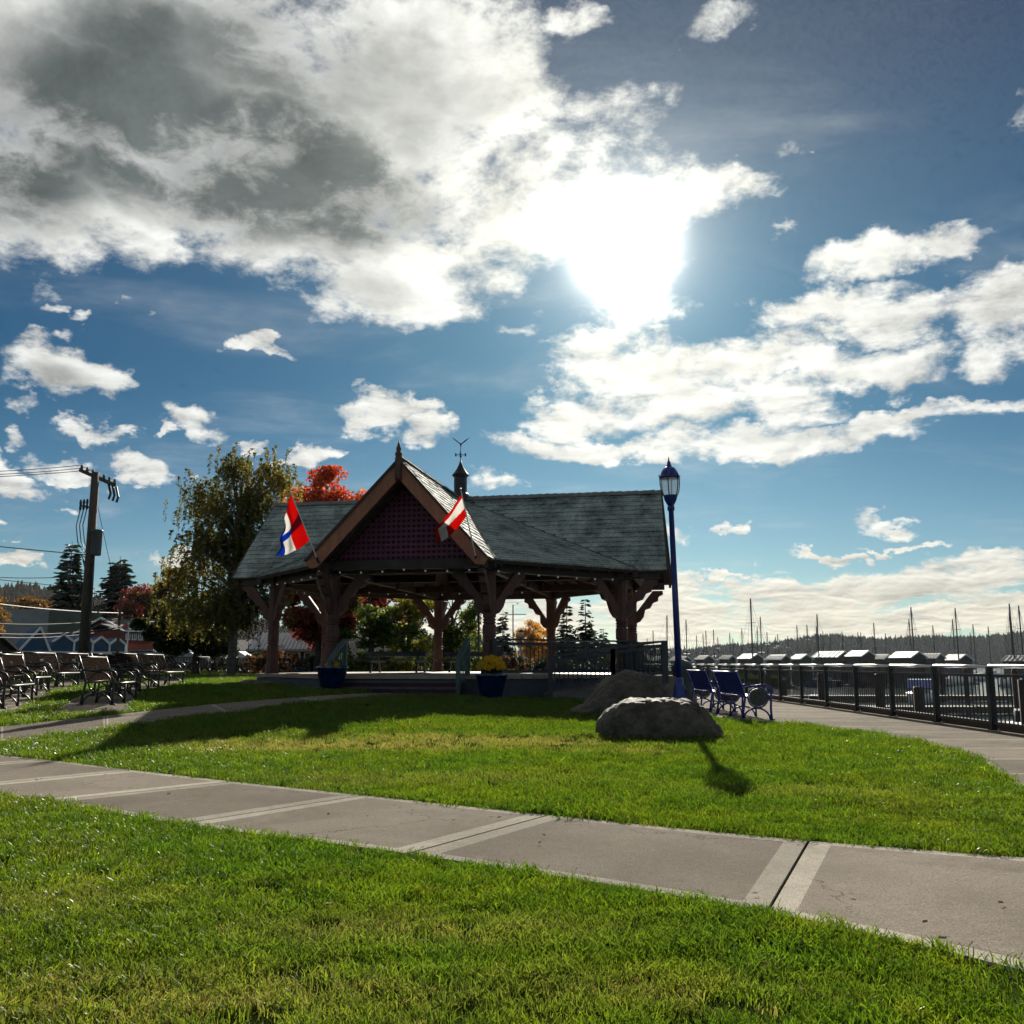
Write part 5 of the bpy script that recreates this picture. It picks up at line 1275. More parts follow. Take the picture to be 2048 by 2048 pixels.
SHR = [(700, 50, .75, L_GRN, 'green shrub behind the left stair rail'), (735, 52, .85, L_GRN, 'dark green shrub behind the picnic tables, left'), (790, 51, .7, L_YG, 'yellow-green shrub behind the picnic tables, middle'), (838, 53, .9, L_GRN, 'green shrub behind the picnic tables, right'), (890, 54, .8, L_YG, 'yellowish shrub right of the far pavilion post'), (930, 56, .9, L_GRN, 'green shrub left of the right front pavilion post'), (610, 70, 1.1, L_DK, 'dark shrub right of the blue hut'), (470, 64, 1.2, L_DK, 'dark shrub left of the blue hut'), (1010, 66, .8, L_BRN, 'brown shrub behind the ramp rail, left'), (1068, 70, .9, L_DK, 'dark shrub behind the ramp rail, middle'), (1130, 74, 1.0, L_DK, 'dark shrub behind the ramp rail, right'), (1200, 80, 1.0, L_DK, 'dark shrub below the small spruce'), (565, 62, 1.0, L_BRN, 'brown shrub in front of the blue hut'), (660, 60, 1.0, L_DK, 'dark shrub under the red maples')]
for i, (px, y, h_, lm, lab) in enumerate(SHR):
    h_ *= 1.55; b = gpos(px, y); o = broadleaf('shrub', lab, b, h_, [(0, 0, h_ * .5, h_ * 1.25, h_, h_ * .55), (h_ * .9, 0, h_ * .4, h_ * .8, h_ * .7, h_ * .45), (-h_ * .9, 0, h_ * .42, h_ * .8, h_ * .7, h_ * .45)], lm, 70 + i, 3400, .15, .05, 24, group='shrubs behind the pavilion'); o['category'] = 'shrub'
# ------------------------------------------------------------------ far hills and woods
def hill(name, px0, px1, dist, crest, depth, z0, m_, n=60, rows=12):
    """ridge of land: crest(px) gives the pixel row of its top (without trees)"""
    V = []; 
    for j in range(rows + 1):
        v = j / rows
        for i in range(n + 1):
            px = px0 + (px1 - px0) * i / n; y = dist + depth * v; x = (px - 1024) / F * dist + (px - 1024) / F * depth * v
            top = hgt(crest(px), dist + depth * .6); prof = sstep(0, .6, v) if v < .6 else 1 - .4 * sstep(.6, 1, v)
            V.append((x, y, z0 + (top - z0) * prof))
    Fq = [(j * (n + 1) + i, j * (n + 1) + i + 1, (j + 1) * (n + 1) + i + 1, (j + 1) * (n + 1) + i) for j in range(rows) for i in range(n)]
    link(name, np_mesh(name, V, Fq, m_, smooth=True), kind='structure')
    V = np.array(V).reshape(rows + 1, n + 1, 3); return V
def wood(V, n, h0, h1, seed, label, mats, r=.2):
    """far wood that reads as one mass: ragged tiered cones"""
    rg = np.random.default_rng(seed); mb_v = []; mb_f = []; mi = []
    R_, C_ = V.shape[:2]
    for k in range(n):
        v = rg.random() ** .8 * (R_ - 1) * .72; u = rg.random() * (C_ - 1); i, j = int(v), int(u); a, b = v - i, u - j
        i2, j2 = min(R_ - 1, i + 1), min(C_ - 1, j + 1)
        p = V[i, j] * (1 - a) * (1 - b) + V[i2, j] * a * (1 - b) + V[i, j2] * (1 - a) * b + V[i2, j2] * a * b
        h = h0 + (h1 - h0) * rg.random() ** 1.6; w = h * r * (.7 + .6 * rg.random()); o = len(mb_v)
        ph = rg.random() * 6.28
        for q, (zz, rr) in enumerate(((.0, .8), (.35, 1.0), (.42, .62), (.68, .66), (.74, .34), (1.0, .02))):
            for s in range(5):
                an = ph + s * 1.2566 + q * .5; f = rr * w * (.75 + .5 * rg.random()); mb_v.append((p[0] + math.cos(an) * f, p[1] + math.sin(an) * f, p[2] - 1 + h * zz))
        for q in range(5):
            for s in range(5): s2 = (s + 1) % 5; mb_f.append((o + q * 5 + s, o + q * 5 + s2, o + q * 5 + 5 + s2, o + q * 5 + 5 + s))
    return link('forest', np_mesh('forest', mb_v, mb_f, mats), kind='stuff', label=label, cat='wood')
M_HILL = mat('hill_ground', (.012, .017, .011), .95, var=.4, scale=.02, spec=.0)
M_WOOD = mat('far_conifers', (.016, .026, .018), .9, var=.5, scale=.05, col2=(.024, .036, .022), spec=.0)
M_WOOD2 = mat('mixed_hill_wood', (.022, .03, .014), .9, var=.5, scale=.06, col2=(.06, .04, .018), spec=.0)
def crest_r(px): return 1327 - (30 + 24 * sstep(1380, 1740, px) + 4 * math.sin(px * .013) + 3 * math.sin(px * .031 + 1)) + 8
Vr = hill('far_hill', 1180, 2350, 1150, crest_r, 420, WZ - 1, M_HILL)
wood(Vr, 9000, 5, 12, 51, 'dark conifer wood on the hill across the harbour', M_WOOD)
def crest_f(px): return 1302 + 3 * math.sin(px * .02)
Vf = hill('distant_shore', 700, 1700, 2300, crest_f, 500, WZ - 1, M_HILL)
wood(Vf, 1500, 10, 20, 52, 'pale distant wooded shore behind the masts', M_WOOD)
def crest_l(px): return 1327 - (150 - 34 * sstep(60, 300, px) - 70 * sstep(300, 800, px) + 5 * math.sin(px * .03)) + 20
Vl = hill('town_hill', -420, 1010, 620, crest_l, 320, 0, M_HILL, 70)
wood(Vl, 4200, 7, 15, 53, 'dark mixed wood on the hill behind the town', M_WOOD2, .26)
# ================================================================== TOWN AT THE LEFT
def wallm(name, c, var=.18): return mat(name, c, .75, var=var, scale=1.2, bump=.15, bscale=8)
M_ROOFD = mat('dark_shingle_roof', (.055, .052, .055), .8, var=.35, scale=2.5, bump=.5, bscale=20)
M_GLASS = glass_mat('window_glass')
def frame_box(parent, o, U, N, w, h, z0, depth, m_, name='wall'):
    """upright box: o = left front corner, U along the front, N pointing away from the viewer"""
    P = [o, o + U * w, o + U * w + N * depth, o + N * depth]; m = MB(); m.prism([Vector((p.x, p.y, z0)) for p in P], (0, 0, h)); return m.build(name, m_, parent)
def window(parent, o, U, N, x, z, w, h, trim=None):
    c = o + U * (x + w / 2) - N * .03; cz = z + h / 2
    rot = Matrix((U, N, Vector((0, 0, 1)))).transposed()
    f = MB()
    t = .09
    for dx, dz, sx, sz in ((0, h / 2, w + 2 * t, t), (0, -h / 2, w + 2 * t, t), (-w / 2 - t / 2, 0, t, h - t), (w / 2 + t / 2, 0, t, h - t), (0, 0, t * .5, h - t)):
        q = c + U * dx; f.box((q.x, q.y, cz + dz), (sx, .1, sz), rot)
    fo = f.build('window', trim or M_WHITE, parent)
    m = MB(); q = c + N * .015; m.box((q.x, q.y, cz), (w, .03, h), rot); m.build('pane', M_GLASS, fo)
def gable_roof(parent, o, U, N, w, d, ze, zr, m_, over=.3, axis='N', name='roof'):
    """ridge along N (gable faces the viewer) or along U"""
    m = MB()
    if axis == 'N':
        a = [o - U * over - N * over, o + U * (w / 2) - N * over, o + U * (w + over) - N * over]; e = N * (d + 2 * over); s = (zr - ze) / (w / 2)
        zs = [ze - s * over, zr, ze - s * over]; th = .16
        top = [Vector((p.x, p.y, z)) for p, z in zip(a, zs)]; low = [p + Vector((0, 0, -th)) for p in top]
        m.prism(top + low[::-1], e)
    else:
        a = [o - N * over - U * over, o + N * (d / 2) - U * over, o + N * (d + over) - U * over]; e = U * (w + 2 * over); s = (zr - ze) / (d / 2)
        zs = [ze - s * over, zr, ze - s * over]; th = .16
        top = [Vector((p.x, p.y, z)) for p, z in zip(a, zs)]; low = [p + Vector((0, 0, -th)) for p in top]
        m.prism(top + low[::-1], e)
    return m.build(name, m_, parent)
def gable_wall(parent, o, U, N, w, ze, zr, m_, off=.02, name='gable'):
    m = MB(); q = o + N * off; m.prism([Vector((q.x, q.y, ze)), Vector(((q + U * w).x, (q + U * w).y, ze)), Vector(((q + U * (w / 2)).x, (q + U * (w / 2)).y, zr - .1))], N * .1); return m.build(name, m_, parent)
def axes(a, b):
    U = Vector((b.x - a.x, b.y - a.y, 0)); w = U.length; U.normalize(); N = Vector((-U.y, U.x, 0)); 
    return U, (N if N.y > 0 else -N), w

# blue storefront with five gablets
a, b = at(34, 1300, 78), at(250, 1300, 84); U, N, w = axes(a, b); a.z = b.z = 0
sf = thing('storefront', 'blue storefront with a row of white-edged gablets left of the red house', 'building', (0, 0, 0))
M_SFB = wallm('storefront_blue', (.022, .075, .155)); zb = hgt(1304, 80); g0 = H(a.x, a.y)
frame_box(sf, a, U, N, w, zb - .25 - g0, g0, 5, wallm('shop_dark', (.03, .028, .03)))
m = MB(); c = a + U * (w / 2) - N * .12; m.box((c.x, c.y, zb - .1), (w + .1, .3, .28), Matrix((U, N, Vector((0, 0, 1)))).transposed()); m.build('fascia', M_WHITE, sf)
k_ = w / (250 - 34)
for x0, x1, ya, ye in ((38, 99, 1257, 1296), (100, 143, 1270, 1284), (143, 181, 1269, 1284), (180, 216, 1273, 1287), (216, 250, 1275, 1288)):
    zt, ze = hgt(ya, 80), hgt(ye, 80); xa, xb = (x0 - 34) * k_, (x1 - 34) * k_; xm = (xa + xb) / 2
    pts = [(xa, zb + .06), (xb, zb + .06), (xb, ze), (xm, zt), (xa, ze)] if x0 > 50 else [(xa, zb + .06), (xb, zb + .06), (xb, ze - .5), (xm + .25, zt), (xa, zb + .1)]
    m = MB(); m.prism([Vector(((a + U * x).x, (a + U * x).y, z)) for x, z in pts], N * 2.5); gp = m.build('gablet', M_SFB, sf)
    m = MB(); q = [Vector(((a + U * x - N * .08).x, (a + U * x - N * .08).y, z)) for x, z in pts]
    for i, j in ((2, 3), (3, 4)): m.bar(q[i], q[j], .16, .16)
    m.bar(q[1], q[2], .12, .12); m.build('gablet_trim', M_WHITE, gp)
for k in range(5): window(sf, a, U, N, .5 + 1.75 * k, g0 + .15, 1.2, .75)

# grey-green and white block behind
c0, a, b = at(92, 1290, 104), at(2, 1290, 112), at(182, 1290, 112)
gb = thing('commercial_building', 'flat-roofed pale block with grey-green side wall behind the blue storefront', 'building'); zt = hgt(1222, 106)
U, N, w = axes(c0, b); c0.z = b.z = a.z = 0; zg = H(c0.x, c0.y) - .5
frame_box(gb, c0, U, N, w, zt - zg, zg, 6, wallm('white_siding', (.24, .265, .28)))
U2, N2, w2 = axes(a, c0); frame_box(gb, a, U2, N2, w2 - .02, zt - .1 - zg, zg, 6, wallm('sage_siding', (.085, .11, .09)))
for x in (.5, 3.0): window(gb, c0, U, N, x, hgt(1254, 106), 1.9, 1.1)
for x in (1.0, 3.3): window(gb, a, U2, N2, x, hgt(1256, 108), .7, 1.0, M_DARKT)
for k in range(12): m = MB(); q = c0 + U * (w / 2) - N * .012; m.box((q.x, q.y, zt - .15 - .32 * k), (w, .03, .04), Matrix((U, N, Vector((0, 0, 1)))).transposed()); m.build('siding_batten', M_WHITE, gb)
m = MB(); q = c0 + U * (w / 2) - N * .05; m.box((q.x, q.y, zt + .04), (w + .2, .25, .12), Matrix((U, N, Vector((0, 0, 1)))).transposed()); m.build('parapet', M_WHITE, gb)

# red gabled house and its brick wing
M_RED = wallm('red_siding', (.27, .032, .026)); M_BRICK = None
a, b = at(160, 1300, 92), at(247, 1300, 90); U, N, w = axes(a, b); a.z = b.z = 0; zg = H(a.x, a.y) - .2
rh = thing('red_house', 'dark red gabled house with white trim right of the utility pole', 'house'); ze, zr = hgt(1264, 91), hgt(1240, 91)
frame_box(rh, a, U, N, w, ze - zg, zg, 7, M_RED); gable_wall(rh, a, U, N, w, ze, zr, M_RED)
gable_roof(rh, a, U, N, w, 7, ze + .05, zr + .1, M_ROOFD)
m = MB(); q = a - N * .33
for s, e in ((-.15, .5), (1.15, .5)): m.bar(Vector(((q + U * w * s).x, (q + U * w * s).y, ze - .3 + .0)), Vector(((q + U * w * e).x, (q + U * w * e).y, zr + .12)), .1, .18)
m.build('verge_trim', M_WHITE, rh)
for x, z in ((1.3, 1281), (3.2, 1281)): window(rh, a, U, N, x, hgt(z + 3, 91), .7, .8)
window(rh, a, U, N, .4, hgt(1306, 91), .9, .9)
a, b = at(248, 1300, 88), at(326, 1300, 92); U, N, w = axes(a, b); a.z = b.z = 0; zg = H(a.x, a.y) - .2
rw = thing('brick_house', 'red brick house with dormers and white windows beside the gabled house', 'house'); ze = hgt(1264, 90); zm = hgt(1289, 90)
br = MB(); bm_ = wallm('red_brick', (.33, .075, .05), .35)
frame_box(rw, a, U, N, w, zm - zg, zg, 6, bm_); frame_box(rw, a, U, N, w, ze - zm, zm, 6, wallm('maroon_siding', (.2, .035, .03)), 'upper_wall')
gable_roof(rw, a, U, N, w, 6, ze, hgt(1252, 93), M_ROOFD, .3, 'U')
m = MB(); q = a + U * (w / 2) - N * .34; m.box((q.x, q.y, ze - .02), (w + .6, .1, .16), Matrix((U, N, Vector((0, 0, 1)))).transposed()); m.build('eave_trim', M_WHITE, rw)
for k, x in enumerate((.15, .85, 1.55, 2.2, 2.9, 3.5)): window(rw, a, U, N, x, hgt(1281, 90), .32, .62)
for px in (270, 308):
    x = (px - 248) / 78 * w; o = a + U * (x - .45) + N * .3; d_ = MB(); d_.prism([Vector((o.x, o.y, ze)), Vector(((o + U * .9).x, (o + U * .9).y, ze)), Vector(((o + U * .9).x, (o + U * .9).y, ze + .25)), Vector(((o + U * .45).x, (o + U * .45).y, ze + .62)), Vector((o.x, o.y, ze + .25))], N * 1.5); do = d_.build('dormer', M_RED, rw)
    m = MB()
    for s in (-.12, 1.02): m.bar(Vector(((o + U * s - N * .06).x, (o + U * s - N * .06).y, ze + .14)), Vector(((o + U * .45 - N * .06).x, (o + U * .45 - N * .06).y, ze + .68)), .1, .1)
    m.build('dormer_trim', M_WHITE, do)
window(rw, a, U, N, .3, zg + .55, .7, 1.0); window(rw, a, U, N, 2.5, zg + .5, .8, .8)
m = MB(); q = a + U * (w / 2) - N * .1; m.box((q.x, q.y, zg + .2), (w, .15, .25), Matrix((U, N, Vector((0, 0, 1)))).transposed()); m.build('base_course', mat('cream_base', (.55, .5, .4), .7), rw)
# long low dark building and shed
a, b = at(328, 1320, 86), at(520, 1320, 82); U, N, w = axes(a, b); a.z = b.z = 0; zg = H(a.x, a.y) - .2
lb = thing('long_building', 'long low dark building with white fascia right of the brick house', 'building'); ze = hgt(1300, 84)
frame_box(lb, a, U, N, w, ze - zg, zg, 6, wallm('dark_maroon', (.06, .025, .025))); gable_roof(lb, a, U, N, w, 6, ze, hgt(1281, 87), M_ROOFD, .3, 'U')
m = MB(); q = a + U * (w / 2) - N * .36; m.box((q.x, q.y, ze - .12), (w + .6, .08, .14), Matrix((U, N, Vector((0, 0, 1)))).transposed()); m.build('fascia', M_WHITE, lb)
for k in range(5): window(lb, a, U, N, .6 + 1.6 * k, zg + .5, .8, .7)
# blue hut with ribbed metal roof, seen through the left bay
a, b = at(505, 1330, 66), at(652, 1330, 66); U, N, w = axes(a, b); a.z = b.z = 0; zg = H(a.x, a.y) - .2
bh = thing('park_hut', 'blue park hut with pale ribbed metal roof behind the left pavilion bay', 'building'); ze = hgt(1294, 66); zr = hgt(1267, 68)
frame_box(bh, a, U, N, w, ze - zg, zg, 4, wallm('hut_blue', (.02, .06, .12))); rf = gable_roof(bh, a, U, N, w, 4, ze, zr, M_GALV, .35, 'U')
s_ = (zr - ze) / 2.0
for k in range(18):
    q = a + U * (w * (k + .5) / 18); m = MB(); m.bar(Vector(((q - N * .34).x, (q - N * .34).y, ze - .34 * s_ + .03)), Vector(((q + N * 2).x, (q + N * 2).y, zr + .03)), .05, .05); m.build('roof_rib', M_GALV, rf)
for x in (.6, 2.4, 3.6): window(bh, a, U, N, x, zg + .7, .8, .8)
m = MB(); q = a + U * 1.75 - N * .03; m.box((q.x, q.y, zg + 1.05), (.8, .06, 2.0), Matrix((U, N, Vector((0, 0, 1)))).transposed()); m.build('door', M_WHITE, bh)
# dark roofed house cut by the left edge
a, b = at(-80, 1320, 60), at(38, 1320, 66); U, N, w = axes(a, b); a.z = b.z = 0; zg = H(a.x, a.y) - .2
dh = thing('dark_house', 'dark shingled roof cut off at the left edge, beside the blue storefront', 'house'); ze, zr = hgt(1306, 63), hgt(1262, 64)
frame_box(dh, a, U, N, w, ze - zg, zg, 5, wallm('dark_wall', (.04, .04, .042))); gable_wall(dh, a, U, N, w, ze, zr, wallm('dark_wall', (.04, .04, .042))); gable_roof(dh, a, U, N, w, 5, ze, zr, M_ROOFD)
window(dh, a, U, N, 2.4, zg + .6, .9, .9)
# second utility pole and street furniture in town
bz = gpos(243, 70); t = thing('utility_pole', 'thin far utility pole standing in front of the brick house', 'utility pole', bz); hh = hgt(1190, 70) - bz[2]
m = MB(); m.tube([(0, 0, -.2), (0, 0, hh)], [.13, .09], 8); m.build('shaft', M_POLE, t)
for z in (hh - .5, hh - 1.6): m = MB(); m.bar((-.9, 0, z), (.9, .1, z), .09, .1); m.build('crossarm', M_POLE, t)
bz = gpos(262, 84); t = thing('street_light', 'far town street light with a bent arm above the brick house', 'street lamp', bz); hh = hgt(1238, 84) - bz[2]
m = MB(); m.tube([(0, 0, 0), (0, 0, hh - .6), (.3, 0, hh - .15), (1.2, 0, hh)], .05, 7); m.build('arm_pole', M_GALV, t); m = MB(); m.box((1.3, 0, hh - .03), (.45, .16, .1)); m.build('head', M_GALV, t)
def car(label, px, y, rz, c, group='cars parked behind the benches'):
    b = gpos(px, y); t = thing('parked_car', label, 'car', b, rz, group); paint = mat('car_paint_' + label[:6].strip(), c, .3, .2, var=.05, coat=.8)
    prof = [(-2.1, .35), (-2.15, .65), (-2.0, .85), (-1.25, .95), (-.75, 1.38), (.75, 1.42), (1.5, .98), (2.05, .88), (2.15, .6), (2.1, .35)]
    m = MB(); n = len(prof)
    for s, k in ((-.82, .0), (.82, .0)): 
        for x, z in prof: m.v.append((x, s * (1 if z < 1 else .82), z))
    m.f += [tuple(range(n)), tuple(range(2 * n - 1, n - 1, -1))] + [(i, n + i, n + (i + 1) % n, (i + 1) % n) for i in range(n)]; m.mi += [0] * (n + 2); m.build('body', paint, t)
    for s in (-1, 1):
        q = MB(); q.prism([(-1.1, s * .775, .97), (1.3, s * .775, .97), (.7, s * .70, 1.34), (-.7, s * .70, 1.32)], (0, s * .012, 0)); q.build('side_window', M_GLASS, t)
        for x in (-1.3, 1.35):
            q = MB(); q.tube([(x, s * .70, .32), (x, s * .86, .32)], .32, 14); wh = q.build('wheel', M_BLACK, t); q = MB(); q.tube([(x, s * .862, .32), (x, s * .87, .32)], .18, 10); q.build('rim', M_GALV, wh)
    for s in (-.55, .55): q = MB(); q.box((2.13, s, .68), (.06, .3, .14)); q.build('headlight', M_WHITE, t)
    return t
car('pale silver parked car behind the far end of the inner bench row', 358, 62, R(8), (.3, .31, .32))
car('dark parked car left of the pale silver one', 296, 66, R(5), (.03, .03, .035)); car('white parked van-like car behind the distant benches', 470, 70, R(-4), (.5, .5, .5))
# lamps behind the pavilion, dock kiosk, mast with yard
def small_lamp(label, px, y, ptop):
    b = gpos(px, y); t = thing('street_lamp', label, 'street lamp', b, group='lamps behind the pavilion'); h = hgt(ptop, y) - b[2]
    m = MB(); m.lathe([(.14, 0), (.12, .5), (.06, .6), (.05, h - .75), (.09, h - .66)], 8); m.build('pole', M_BLACK, t, True)
    m = MB(); m.lathe([(.1, h - .66), (.19, h - .45), (.19, h - .28), (.02, h - .25)], 10); m.build('lens', mat('milky_lens', (.6, .58, .54), .4), t, True); m = MB(); m.lathe([(.21, h - .28), (.15, h - .14), (.04, h - .08), (.01, h)], 10); m.build('cap', M_BLACK, t, True)
small_lamp('black acorn lamp seen left of the right front pavilion post', 958, 47, 1196); small_lamp('small far lamp in front of the golden poplar', 1042, 70, 1258)
b = gpos(1026, 100); t = thing('signal_mast', 'thin mast with a cross yard in front of the golden poplars', 'mast', b); hh = hgt(1214, 100)
m = MB(); m.tube([(0, 0, 0), (0, 0, hh)], .07, 6); m.build('mast', M_DARKT, t); m = MB(); m.tube([(-1.4, 0, hh - 1.0), (1.4, 0, hh - 1.0)], .045, 6); m.build('yard', M_DARKT, t)
# ================================================================== MARINA
M_HULL = mat('white_gelcoat', (.62, .62, .6), .3, var=.1, scale=2); M_HULLB = mat('navy_gelcoat', (.02, .035, .09), .3, var=.2); M_MAST = mat('mast_alloy', (.06, .06, .065), .5, .2, var=.2)
M_SAILB = mat('blue_sail_cover', (.02, .08, .28), .8, var=.2); M_DOCK = mat('dock_planks', (.10, .085, .07), .85, var=.35, scale=1.5)
def hull_mesh(L, B, fb, mats):
    m = MB(); st = 9; prof = []
    for i in range(st):
        u = i / (st - 1); w = B / 2 * (1 - abs(2 * u - .85) ** 2.6 * .9) if u > .42 else B / 2 * (.72 + .28 * sstep(0, .42, u)); w = max(.03, w); x = -L / 2 + L * u; sh = fb * (1 + .25 * u * u)
        prof.append([(x, -w, sh), (x, -w * .9, 0.1), (x, 0, -.35), (x, w * .9, .1), (x, w, sh)])
    o = len(m.v)
    for s in prof: m.v += s
    for i in range(st - 1):
        for j in range(4): m.f.append((o + i * 5 + j, o + (i + 1) * 5 + j, o + (i + 1) * 5 + j + 1, o + i * 5 + j + 1)); m.mi.append(0)
        m.f.append((o + i * 5 + 4, o + (i + 1) * 5 + 4, o + (i + 1) * 5, o + i * 5)); m.mi.append(0)
    m.f.append((o, o + 1, o + 2, o + 3, o + 4)); m.mi.append(0)
    return m
SBM = {}
def sail_proto(kind):
    t = thing('sailboat', 'x', 'sailboat', group='sailboats moored in the marina'); hm = (M_HULL, M_HULLB)[kind]
    L = 9.5; hu = hull_mesh(L, 2.9, 1.0, hm).build('hull', hm, t, True)
    m = MB(); m.prism([(-1.6, -.8, 1.0), (1.9, -.6, 1.05), (1.9, .6, 1.05), (-1.6, .8, 1.0)], (0, 0, .5)); cb = m.build('cabin', M_HULL, t)
    for s in (-1, 1): m = MB(); m.prism([(-1.2, s * .8, 1.2), (1.4, s * .66, 1.22), (1.4, s * .66, 1.4), (-1.2, s * .8, 1.38)], (0, s * .02, 0)); m.build('cabin_window', M_GLASS, cb)
    m = MB(); m.tube([(.6, 0, 1.2), (.6, 0, 12.0)], [.13, .10], 6); ms = m.build('mast', M_MAST, t)
    for z in (5.2, 8.6): m = MB(); m.tube([(.6, -.75, z), (.6, .75, z)], .035, 5); m.build('spreader', M_MAST, ms)
    m = MB()
    for p in ((4.6, 0, 1.2), (-4.6, 0, 1.1), (.6, 1.3, 1.1), (.6, -1.3, 1.1)): m.tube([(.6, 0, 11.9), p], .018, 3)
    m.build('stays', M_MAST, ms)
    m = MB(); m.tube([(.5, 0, 2.4), (-3.4, 0, 2.3)], .07, 6); m.build('boom', M_MAST, t); m = MB(); m.tube([(.3, 0, 2.55), (-1.5, 0, 2.58), (-3.2, 0, 2.42)], [.2, .18, .08], 8); m.build('sail_cover', (M_SAILB, mat('tan_cover', (.3, .26, .2), .8))[kind], t)
    return t
MASTS = [(1292, 1278), (1304, 1262), (1330, 1232), (1355, 1256), (1370, 1241), (1390, 1272), (1403, 1268), (1410, 1262), (1424, 1260), (1432, 1275), (1456, 1267), (1462, 1277), (1479, 1258), (1500, 1199), (1511, 1256), (1518, 1235), (1530, 1265), (1545, 1274), (1551, 1269), (1571, 1273), (1590, 1252), (1610, 1251), (1627, 1253), (1631, 1230), (1641, 1264), (1655, 1270), (1679, 1264), (1709, 1265), (1716, 1266), (1743, 1247), (1765, 1268), (1785, 1270), (1815, 1240), (1819, 1216), (1860, 1252), (1900, 1240), (1907, 1218), (1932, 1266), (1940, 1250), (1970, 1254), (2003, 1270), (2014, 1228), (2018, 1209), (2034, 1213), (2044, 1249), (2075, 1235)]
rb = random.Random(3); protos = [sail_proto(0), sail_proto(1)]; first = [True, True]
for i, (px, py) in enumerate(MASTS):
    dy = HORIZ - py; ml = rb.uniform(10.5, 13.5) + (1.2 if dy > 100 else 0); D = (ml - (CAMZ - WZ)) * F / dy; D = min(250, max(118, D)); ml = dy * D / F + CAMZ - WZ
    s = ml / 12.0; x = (px - 1024) / F * D; k = 1 if rb.random() < .3 else 0; lab = 'moored sailboat with bare mast, %s mast from the left along the marina' % nth(i)
    rz = R(rb.choice([35, 40, 215, 222, 38]) + rb.uniform(-6, 6)); c, sn = math.cos(rz), math.sin(rz)
    loc = (x - .6 * s * c, D - .6 * s * sn, WZ)
    if first[k]: o = protos[k]; first[k] = False; o['label'] = lab; o.location = loc; o.rotation_euler = (0, 0, rz)
    else: o = copy_tree(protos[k], lab, loc, rz)
    o.scale = (s, s, s)
    if i % 5 == 2: o.rotation_euler = (0, R(1.5), rz)
# boathouses: left, right pixel, ridge row, roof tone
M_TIN = mat('weathered_tin', (.5, .5, .49), .5, .0, var=.3, scale=.8); M_TINC = mat('pale_tin', (.68, .63, .53), .5, .0, var=.25, scale=.8); M_TIND = mat('dark_tin', (.26, .26, .26), .5, .0, var=.4, scale=.8)
BH = [(1384, 1424, 1314, M_TIND), (1432, 1468, 1314, M_TIND), (1470, 1520, 1311, M_TIN), (1526, 1574, 1313, M_TIN), (1572, 1620, 1312, M_TIN), (1622, 1690, 1306, M_TIND), (1684, 1742, 1305, M_TIN), (1730, 1778, 1312, M_TINC), (1774, 1838, 1307, M_TINC), (1826, 1878, 1310, M_TINC), (1872, 1936, 1312, M_TINC), (1296, 1334, 1316, M_TIN), (1338, 1376, 1316, M_TINC), (2000, 2060, 1314, M_TIND)]
M_BHW = mat('boathouse_boards', (.08, .075, .075), .85, var=.35, scale=.8)
GBH = 'boathouses in the marina'
for i, (x0, x1, yr, rm) in enumerate(sorted(BH)):
    D = 138 + (i * 7 % 5) * 6; wpx = (x1 - x0); W_ = .9 * wpx / F * D; zr = hgt(yr - 2, D); ze = zr - .30 * W_ * .5 - .1
    al = R(20 + (i * 11) % 22); gw = W_ * .62; ln = W_ * (.7 + .3 * ((i * 5) % 3) / 2)         # turned so that one roof slope and one gable end show
    cx = ((x0 + x1) / 2 - 1024) / F * D
    t = thing('boathouse', 'floating boathouse with ridged metal roof, %s from the left above the railing' % nth(i), 'boathouse', (cx, D, WZ), al, GBH)
    hz, rz_ = ze - WZ, zr - WZ
    m = MB(); m.prism([(-gw / 2, -ln / 2, .2), (gw / 2, -ln / 2, .2), (gw / 2, -ln / 2, hz), (0, -ln / 2, rz_ - .12), (-gw / 2, -ln / 2, hz)], (0, ln, 0)); wl = m.build('wall', M_BHW, t)
    m = MB(); m.box((0, -ln / 2 - .04, hz * .45), (gw * .62, .06, hz * .8)); m.build('door', M_DARKT, wl)
    s = (rz_ - hz) / (gw / 2); ov = .22
    for sg in (-1, 1):
        m = MB(); m.prism([(sg * (gw / 2 + ov), -ln / 2 - ov, hz - ov * s), (0, -ln / 2 - ov, rz_), (0, ln / 2 + ov, rz_), (sg * (gw / 2 + ov), ln / 2 + ov, hz - ov * s)], (0, 0, .09)); rf = m.build('roof_slope', rm, t)
        for k in range(7):
            y = -ln / 2 - ov + .1 + (ln + 2 * ov - .2) * k / 6; m = MB(); m.bar((sg * (gw / 2 + ov), y, hz - ov * s + .11), (0, y, rz_ + .11), .07, .05); m.build('roof_seam', rm, rf)
    m = MB()
    for sg in (-1, 1): m.bar((sg * (gw / 2 + ov), -ln / 2 - ov - .03, hz - ov * s + .02), (0, -ln / 2 - ov - .03, rz_ + .02), .06, .16)
    m.build('verge', M_WHITE, t)
    m = MB(); m.box((0, 0, .1), (gw + 1.2, ln + 1.2, .3)); m.build('float', M_DOCK, t)
